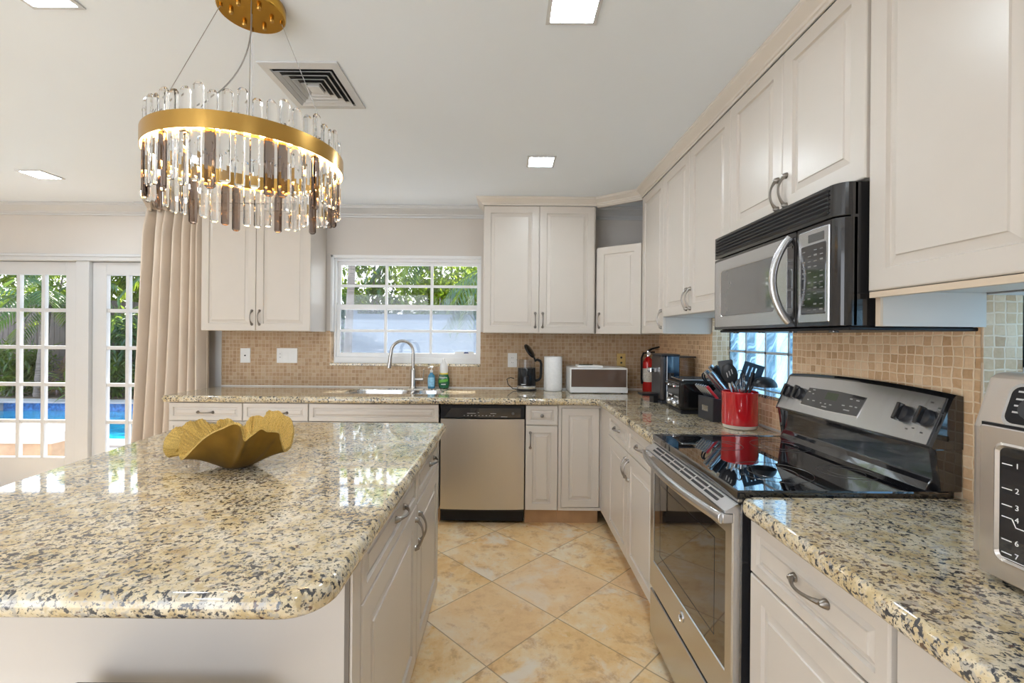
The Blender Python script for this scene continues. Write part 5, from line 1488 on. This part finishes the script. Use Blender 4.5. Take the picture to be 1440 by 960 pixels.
def crystal_mesh(L, w, mat):
    mb = MB()
    oct_ = [(w * a, w * 0.62 * b) for a, b in ((1, .5), (.5, 1), (-.5, 1), (-1, .5), (-1, -.5), (-.5, -1), (.5, -1), (1, -.5))]
    k = 0.55
    mb.rings([[(x * k, y * k, 0) for x, y in oct_], [(x, y, 0.006) for x, y in oct_], [(x, y, L - 0.008) for x, y in oct_], [(x * k, y * k, L) for x, y in oct_]])
    o = mb.build('crystal_rod', mat); me_ = o.data; bpy.data.objects.remove(o); return me_
C_CLEAR = crystal_mesh(0.150, 0.0125, M['crystal'])
C_SMOKE = crystal_mesh(0.165, 0.0125, M['crystal_smoke'])
C_TOP = crystal_mesh(0.075, 0.0125, M['crystal'])
NC = 48
rc_ = random.Random(5)
RM = (RO + RI) / 2
for k in range(NC):
    a = 2 * PI * k / NC + 0.03
    smoke = k % 4 == 1 or k % 12 == 6
    o = bpy.data.objects.new('crystal_rod', C_SMOKE if smoke else C_CLEAR); COL.objects.link(o); o.parent = ch
    dz = rc_.uniform(-0.012, 0.014) + (-0.006 if k % 2 else 0.006)
    L = 0.165 if smoke else 0.150
    o.location = (RM * math.cos(a), RM * math.sin(a), ZR0 + 0.005 - L + dz * 0.5 + 0.006)
    o.rotation_euler = (0, 0, a + PI / 2 + rc_.uniform(-.15, .15))
    o2 = bpy.data.objects.new('crystal_rod', C_TOP); COL.objects.link(o2); o2.parent = ch
    o2.location = (RM * math.cos(a + 0.02), RM * math.sin(a + 0.02), ZR0 + 0.0245 + rc_.uniform(0, 0.018) + (0.012 if k % 3 == 0 else 0))
    o2.rotation_euler = (0, 0, a + PI / 2 + rc_.uniform(-.2, .2))

def ceiling_light(label, x, y, w=0.172):
    t_ = thing('ceiling_light', label, 'ceiling light', (x, y, CZ), 0, 'square recessed ceiling lights')
    h = w / 2; i = h - 0.014
    MB().rings([[(-h, -h, -0.0005), (h, -h, -0.0005), (h, h, -0.0005), (-h, h, -0.0005)], [(-h, -h, -0.006), (h, -h, -0.006), (h, h, -0.006), (-h, h, -0.006)],
                [(-i, -i, -0.007), (i, -i, -0.007), (i, i, -0.007), (-i, i, -0.007)], [(-i, -i, -0.003), (i, -i, -0.003), (i, i, -0.003), (-i, i, -0.003)]], cap1=False).build('frame', M['trim'], t_)
    MB().box((-i + 0.0005, -i + 0.0005, -0.0055), (i - 0.0005, i - 0.0005, -0.002)).build('diffuser', M['panel_light'], t_)
    return t_
ceiling_light('square recessed light in front of the corner cabinets, nearest the back wall', 0.195, 2.775)
ceiling_light('square recessed light above the aisle beside the range', 0.207, 1.468)
ceiling_light('square recessed light near the french doors at the far left', -3.17, 3.08)
ceiling_light('square recessed light at the top left, left of the chandelier', -1.485, 1.415)
for x, y, lb in ((0.207, -0.6, 'added unseen square recessed light behind the camera on the range side'), (-1.485, -0.6, 'added unseen square recessed light behind the camera over the island side'), (-3.2, 1.2, 'added unseen square recessed light in the dining area outside the left edge'), (-3.2, -0.8, 'added unseen square recessed light behind the camera in the dining area')):  # unseen lights added to brighten the room
    ceiling_light(lb, x, y)

vt = thing('ceiling_vent', 'square white ceiling air vent behind the chandelier', 'air vent', (-0.835, 1.962, CZ))
h1, h2 = 0.158, 0.180
def sq(k, z): return [(-h1 * k, -h2 * k, z), (h1 * k, -h2 * k, z), (h1 * k, h2 * k, z), (-h1 * k, h2 * k, z)]
MB().rings([sq(1.0, -0.0005), sq(1.0, -0.006), sq(0.80, -0.010), sq(0.79, -0.001)], cap1=False).build('frame', M['trim'], vt)
MB().box((-h1 * 0.8, -h2 * 0.8, -0.0015), (h1 * 0.8, h2 * 0.8, -0.0006)).build('duct', M['black_matte'], vt)
for k in range(4):
    a, b = 0.755 - k * 0.155, 0.665 - k * 0.155
    MB().rings([sq(a, -0.0160), sq(a, -0.0145), sq(b, -0.0030), sq(b - 0.01, -0.0030), sq(a - 0.012, -0.0160)], cap0=False, cap1=False).build('louver', M['trim'], vt)
MB().rings([sq(0.155, -0.003), sq(0.155, -0.016)]).build('center_plate', M['trim'], vt)

# ================================================================== curtain
cu = thing('curtain', 'beige pleated full-length curtain between the french doors and the left wall cabinet', 'curtain', (-2.70, 3.70, 0))
NPL = 7
def cpt(u, v):
    z = 0.015 + (2.345 - 0.015) * v
    x0 = -3.035 + (0.125) * v ** 0.8; x1 = -2.418
    x = x0 + (x1 - x0) * (u + 0.012 * math.sin(9 * u + 2.0 * v))
    ph = 2 * PI * NPL * u
    w = math.sin(ph)
    amp = (0.082 + 0.022 * math.sin(5.0 * u * PI + 0.7)) * (1 - 0.2 * v)
    y = amp * (0.75 - 1.6 * abs(math.sin(ph * 0.5 + 0.25 * math.sin(2.0 * v + 7 * u))) ** 0.62) + 0.012 * math.sin(ph * 0.5 + 1.3 + 2 * v)
    if v > 0.93:
        k = (v - 0.93) / 0.07
        y *= 1 - 0.45 * k
    return (x + 2.70, y - 0.03, z)
cm_ = MB().grid(cpt, 168, 36)
co = cm_.build('drape', M['curtain'], cu, recalc=False)
sm = co.modifiers.new('thickness', 'SOLIDIFY'); sm.thickness = 0.003
# pinch pleat heading: fans of fabric that spread from each pinch to the ceiling track
for k in range(NPL):
    u = (k + 0.75) / NPL
    xb, yb, zb = cpt(u, 1.0)
    fan = MB()
    for j in range(3):
        s_ = -1 + j
        def fn(a, b, s_=s_):
            wd = 0.010 + 0.016 * b
            return (xb + s_ * 0.016 * (0.3 + b) - 0.022 * b + (a - 0.5) * wd, yb - 0.016 + 0.022 * math.sin(PI * a) * (0.5 + b) * (-1), zb - 0.02 + 0.085 * b)
        fan.grid(fn, 6, 4)
    fo = fan.build('pinch_pleat', M['curtain'], cu, recalc=False)
    sm = fo.modifiers.new('thickness', 'SOLIDIFY'); sm.thickness = 0.002
hd = MB().grid(lambda u, v: (lambda p: (p[0], p[1] + 0.004, 2.335 + 0.070 * v))(cpt(u, 1.0)), 168, 3).build('heading', M['curtain'], cu, recalc=False)
MB().box((-0.35, 0.0, 2.404), (0.28, 0.025, 2.4195)).build('ceiling_track', M['trim'], cu)

# ================================================================== outside
GY = -0.12
struct(MB().box((-16, BY + 0.16, GY - 0.3), (8, 6.15, GY)).box((-16, 6.15, GY - 0.3), (-10.6, 9.6, GY)).box((-3.1, 6.15, GY - 0.3), (8, 9.6, GY)).box((-16, 9.6, GY - 0.3), (8, 10.1, GY)), 'pool_deck', M['deck'])
struct(MB().box((-16, 10.1, GY - 0.3), (8, 16, GY + 0.02)), 'planting_bed', M['soil'])
# glass-block side: paving along the right wall
struct(MB().box((RX + 0.16, -4, GY - 0.3), (8, BY + 0.16, GY)), 'side_path', M['deck'])
cpg = MB()
cpg.box((-10.9, 5.85, GY), (-2.9, 6.20, GY + 0.03)).box((-10.9, 9.45, GY), (-2.9, 9.80, GY + 0.03)).box((-10.9, 6.2, GY), (-10.6, 9.45, GY + 0.03)).box((-3.2, 6.2, GY), (-2.9, 9.45, GY + 0.03))
struct(cpg, 'pool_coping', M['coping'])
struct(MB().box((-10.6, 9.58, GY - 0.28), (-3.1, 9.60, GY)).box((-10.6, 6.15, GY - 0.28), (-3.1, 6.17, GY)), 'pool_wall', M['pool_tile'])
struct(MB().box((-10.6, 6.17, GY - 0.3), (-3.1, 9.58, GY - 0.17)), 'pool_water', M['water'])
sp = thing('stone_bench', 'low tan stone bench with a white slab top outside the left french door', 'bench', (-5.7, 5.1, GY))
MB().box((-1.2, -0.20, 0.0), (0.80, 0.25, 0.28)).build('stone_base', M['stone_tan'], sp, 0.01)
MB().box((-1.25, -0.26, 0.28), (0.86, 0.30, 0.40)).build('slab_top', M['deck'], sp, 0.015)

def board_fence(name, label, x0, x1, y, h, mat, bw=0.14, horiz=False):
    t_ = thing(name, label, 'fence', (x0, y, GY))
    r = random.Random(3)
    mb = MB()
    if horiz:
        n = int(h / 0.15)
        for k in range(n):
            mb.box((0, 0, 0.03 + k * 0.15), (x1 - x0, 0.02, 0.03 + k * 0.15 + 0.147))
    else:
        x = 0
        while x < x1 - x0:
            mb.box((x, r.uniform(0, 0.012), 0), (x + bw - 0.012, 0.03, h + r.uniform(-0.02, 0.02))); x += bw
    mb.build('board', mat, t_)
    k = 0
    while k * 2.4 <= x1 - x0:
        MB().box((k * 2.4 - 0.05, 0.03, 0), (k * 2.4 + 0.05, 0.13, h + 0.03)).build('post', mat, t_); k += 1
    for z in (0.3, h - 0.25):
        MB().box((0, 0.031, z), (x1 - x0, 0.07, z + 0.09)).build('rail', mat, t_)
    return t_
board_fence('wood_fence', 'weathered vertical-board wood fence behind the pool', -15.5, -3.4, 11.2, 2.25, M['fence_wood'])
board_fence('slat_fence', 'pale blue-grey horizontal slat fence behind the sink window', -2.6, 3.2, 7.6, 1.86, M['fence_white'], horiz=True)

def leaf_quad(mb, p, d, up, L, W, mi=0):
    d = d.normalized(); s = d.cross(up)
    if s.length < 1e-3: s = d.cross(Vector((1, 0, 0)))
    s.normalize()
    n = s.cross(d)
    a = p; b = p + d * L * 0.5 + s * W / 2 - n * L * 0.02; c = p + d * L - n * L * 0.14; e_ = p + d * L * 0.5 - s * W / 2 - n * L * 0.02
    mb.add([tuple(a), tuple(b), tuple(c), tuple(e_)], [(0, 1, 2, 3)], mi)
def rdir(r):
    while True:
        v = Vector((r.uniform(-1, 1), r.uniform(-1, 1), r.uniform(-1, 1)))
        if 0.05 < v.length < 1: return v.normalized()
def bush(name, label, x, y, z0, rx, rz, mat, n=1200, L=0.16, W=0.07, seed=1, cat='shrub', group=None, stems=5):
    t_ = thing(name, label, cat, (x, y, GY), 0, group)
    r = random.Random(seed)
    mb = MB()
    cl = []
    for i in range(max(6, n // 60)):
        v = rdir(r) * r.uniform(0.35, 1.0)
        cl.append(Vector((v.x * rx, v.y * rx * 0.7, z0 + rz + v.z * rz)))
    for i in range(n):
        c = r.choice(cl)
        p = c + rdir(r) * (r.random() ** 0.5) * rx * 0.36
        if p.z < 0.02: continue
        leaf_quad(mb, p, rdir(r) + Vector((0, 0, 0.2)), Vector((0, 0, 1)), L * r.uniform(0.7, 1.3), W * r.uniform(0.7, 1.2))
    mb.build('foliage', mat, t_, recalc=False)
    tb_ = MB()
    for i in range(stems):
        c = r.choice(cl)
        tb_.tube([(r.uniform(-.1, .1), r.uniform(-.1, .1), 0.0), (c.x * 0.4, c.y * 0.4, c.z * 0.5), tuple(c)], [0.035, 0.025, 0.012], 6)
    tb_.build('branch', M['bark'], t_)
    return t_
def palm(name, label, x, y, h, lean, r0, mat, nf=16, FL=1.9, seed=1, group=None, droop=1.0, top=None):
    t_ = thing(name, label, 'palm tree', (x, y, GY), 0, group)
    r = random.Random(seed)
    pts, rad = [], []
    for k in range(25):
        q = k / 24
        pts.append((lean[0] * q ** 1.3, lean[1] * q ** 1.3, h * q)); rad.append(r0 * (1.25 - 0.45 * q) * (1.06 if k % 2 else 0.97))
    MB().tube(pts, rad, 12).build('trunk', M['bark'], t_)
    fm = MB()
    c = Vector(pts[-1])
    for i in range(nf):
        a = 2 * PI * i / nf + r.uniform(-.2, .2)
        el = r.uniform(0.05, 1.1)
        d = Vector((math.cos(a), math.sin(a), 0))
        prev = c.copy(); v = (d * math.cos(el) + Vector((0, 0, math.sin(el)))).normalized()
        NSG = 12
        sp_ = [c.copy()]
        for k in range(NSG):
            v = (v + Vector((0, 0, -0.16 * droop))).normalized()
            prev = prev + v * (FL / NSG); sp_.append(prev.copy())
        fm.tube([tuple(p) for p in sp_], [0.016 - 0.001 * k for k in range(len(sp_))], 5)
        for k in range(1, NSG):
            t = (sp_[k + 1] - sp_[k]).normalized()
            sd_ = t.cross(Vector((0, 0, 1))).normalized()
            ll = 0.55 * (1 - abs(k / NSG - 0.45)) * FL / 1.9
            for m_ in (0.0, 0.5):
                p = sp_[k].lerp(sp_[k + 1], m_)
                for s in (-1, 1):
                    leaf_quad(fm, p, sd_ * s + t * 0.7 + Vector((0, 0, -0.45 * droop)), Vector((0, 0, 1)), ll, 0.045)
    fm.build('frond', mat, t_, recalc=False)
    return t_
# behind the sink window
palm('palm_tree', 'ringed grey palm trunk in the left panes of the sink window', -2.35, 6.6, 4.2, (0.10, 0.2), 0.052, M['leaf_c'], 14, 1.7, 2)
palm('palm_tree', 'palm with drooping blue-green fronds at the right of the sink window', -0.15, 8.6, 2.75, (0.1, 0), 0.09, M['leaf_c'], 18, 2.0, 5)
palm('palm_tree', 'thin-trunked palm in the middle panes of the sink window', -1.75, 9.4, 3.3, (0.2, 0), 0.06, M['leaf_c'], 14, 1.7, 8)
bush('leafy_tree', 'yellow-green bushy tree over the slat fence in the middle of the sink window', -1.25, 9.0, 1.15, 0.95, 0.75, M['leaf_b'], 2600, 0.17, 0.08, 11, 'tree')
bush('leafy_tree', 'deep green tree behind the ringed palm trunk', -2.9, 9.4, 1.0, 1.2, 1.5, M['leaf_a'], 2600, 0.19, 0.08, 12, 'tree')
bush('leafy_tree', 'yellow-green tree at the right behind the drooping palm', 0.15, 10.2, 1.2, 1.0, 1.2, M['leaf_b'], 2200, 0.17, 0.08, 13, 'tree')
bush('leafy_tree', 'tall deep green tree closing the view behind the slat fence', -1.3, 11.6, 1.2, 2.1, 1.7, M['leaf_a'], 4200, 0.22, 0.09, 14, 'tree')
# behind the pool
palm('palm_tree', 'leaning palm trunk seen in the middle column of the left french door', -8.9, 10.6, 3.6, (-1.2, 0.2), 0.075, M['leaf_c'], 16, 1.9, 21)
palm('palm_tree', 'palm with pale arching fronds at the left edge of the left french door', -10.6, 10.3, 2.1, (0.2, 0), 0.08, M['leaf_c'], 18, 1.7, 22)
palm('palm_tree', 'clump palm with several pale fronds behind the right french door', -6.2, 10.7, 2.0, (0.2, 0), 0.06, M['leaf_c'], 20, 1.9, 23)
palm('palm_tree', 'dark palm leaning in the right column of the left french door', -7.9, 10.9, 3.0, (0.6, 0), 0.07, M['leaf_a'], 16, 1.9, 24)
bush('leafy_tree', 'bright yellow-green tree above the wood fence in the left french door', -9.8, 12.6, 1.7, 1.5, 1.0, M['leaf_b'], 3000, 0.22, 0.10, 31, 'tree')
bush('leafy_tree', 'deep green tree above the wood fence at the far left', -12.6, 12.4, 1.4, 1.6, 1.4, M['leaf_a'], 3000, 0.22, 0.10, 32, 'tree')
bush('leafy_tree', 'deep green tree behind the fence in the right french door', -6.6, 12.6, 1.4, 1.7, 1.5, M['leaf_a'], 3600, 0.22, 0.10, 33, 'tree')
bush('leafy_tree', 'tall dark tree far behind the wood fence', -9.6, 14.6, 2.0, 2.6, 2.0, M['leaf_a'], 4600, 0.28, 0.12, 34, 'tree')
bush('low_shrub', 'maroon-leaved shrub at the foot of the wood fence', -10.1, 10.5, 0.1, 0.55, 0.40, M['leaf_red'], 500, 0.28, 0.06, 41)
bush('low_shrub', 'low green shrub by the pool in the left french door', -9.1, 10.40, 0.0, 0.95, 0.50, M['leaf_a'], 1400, 0.30, 0.06, 42)
bush('low_shrub', 'low green fern-like shrub at the right end of the pool bed', -7.5, 10.4, 0.0, 0.85, 0.55, M['leaf_c'], 1400, 0.30, 0.06, 43)
bush('low_shrub', 'bright green young shrub behind the pool in the right french door', -6.4, 10.40, 0.1, 0.6, 0.55, M['leaf_b'], 700, 0.26, 0.07, 44)
bush('low_shrub', 'dark green shrub at the far left of the pool bed', -11.3, 10.4, 0.0, 0.85, 0.6, M['leaf_a'], 1200, 0.28, 0.06, 45)
bush('leafy_tree', 'broad blue-green shrub tree against the wood fence in the left french door', -8.6, 10.75, 0.9, 0.95, 0.55, M['leaf_c'], 1500, 0.34, 0.07, 46, 'tree')
bush('leafy_tree', 'yellow-green young tree against the fence in the right french door', -6.9, 10.8, 1.0, 0.8, 0.6, M['leaf_b'], 900, 0.28, 0.08, 47, 'tree')
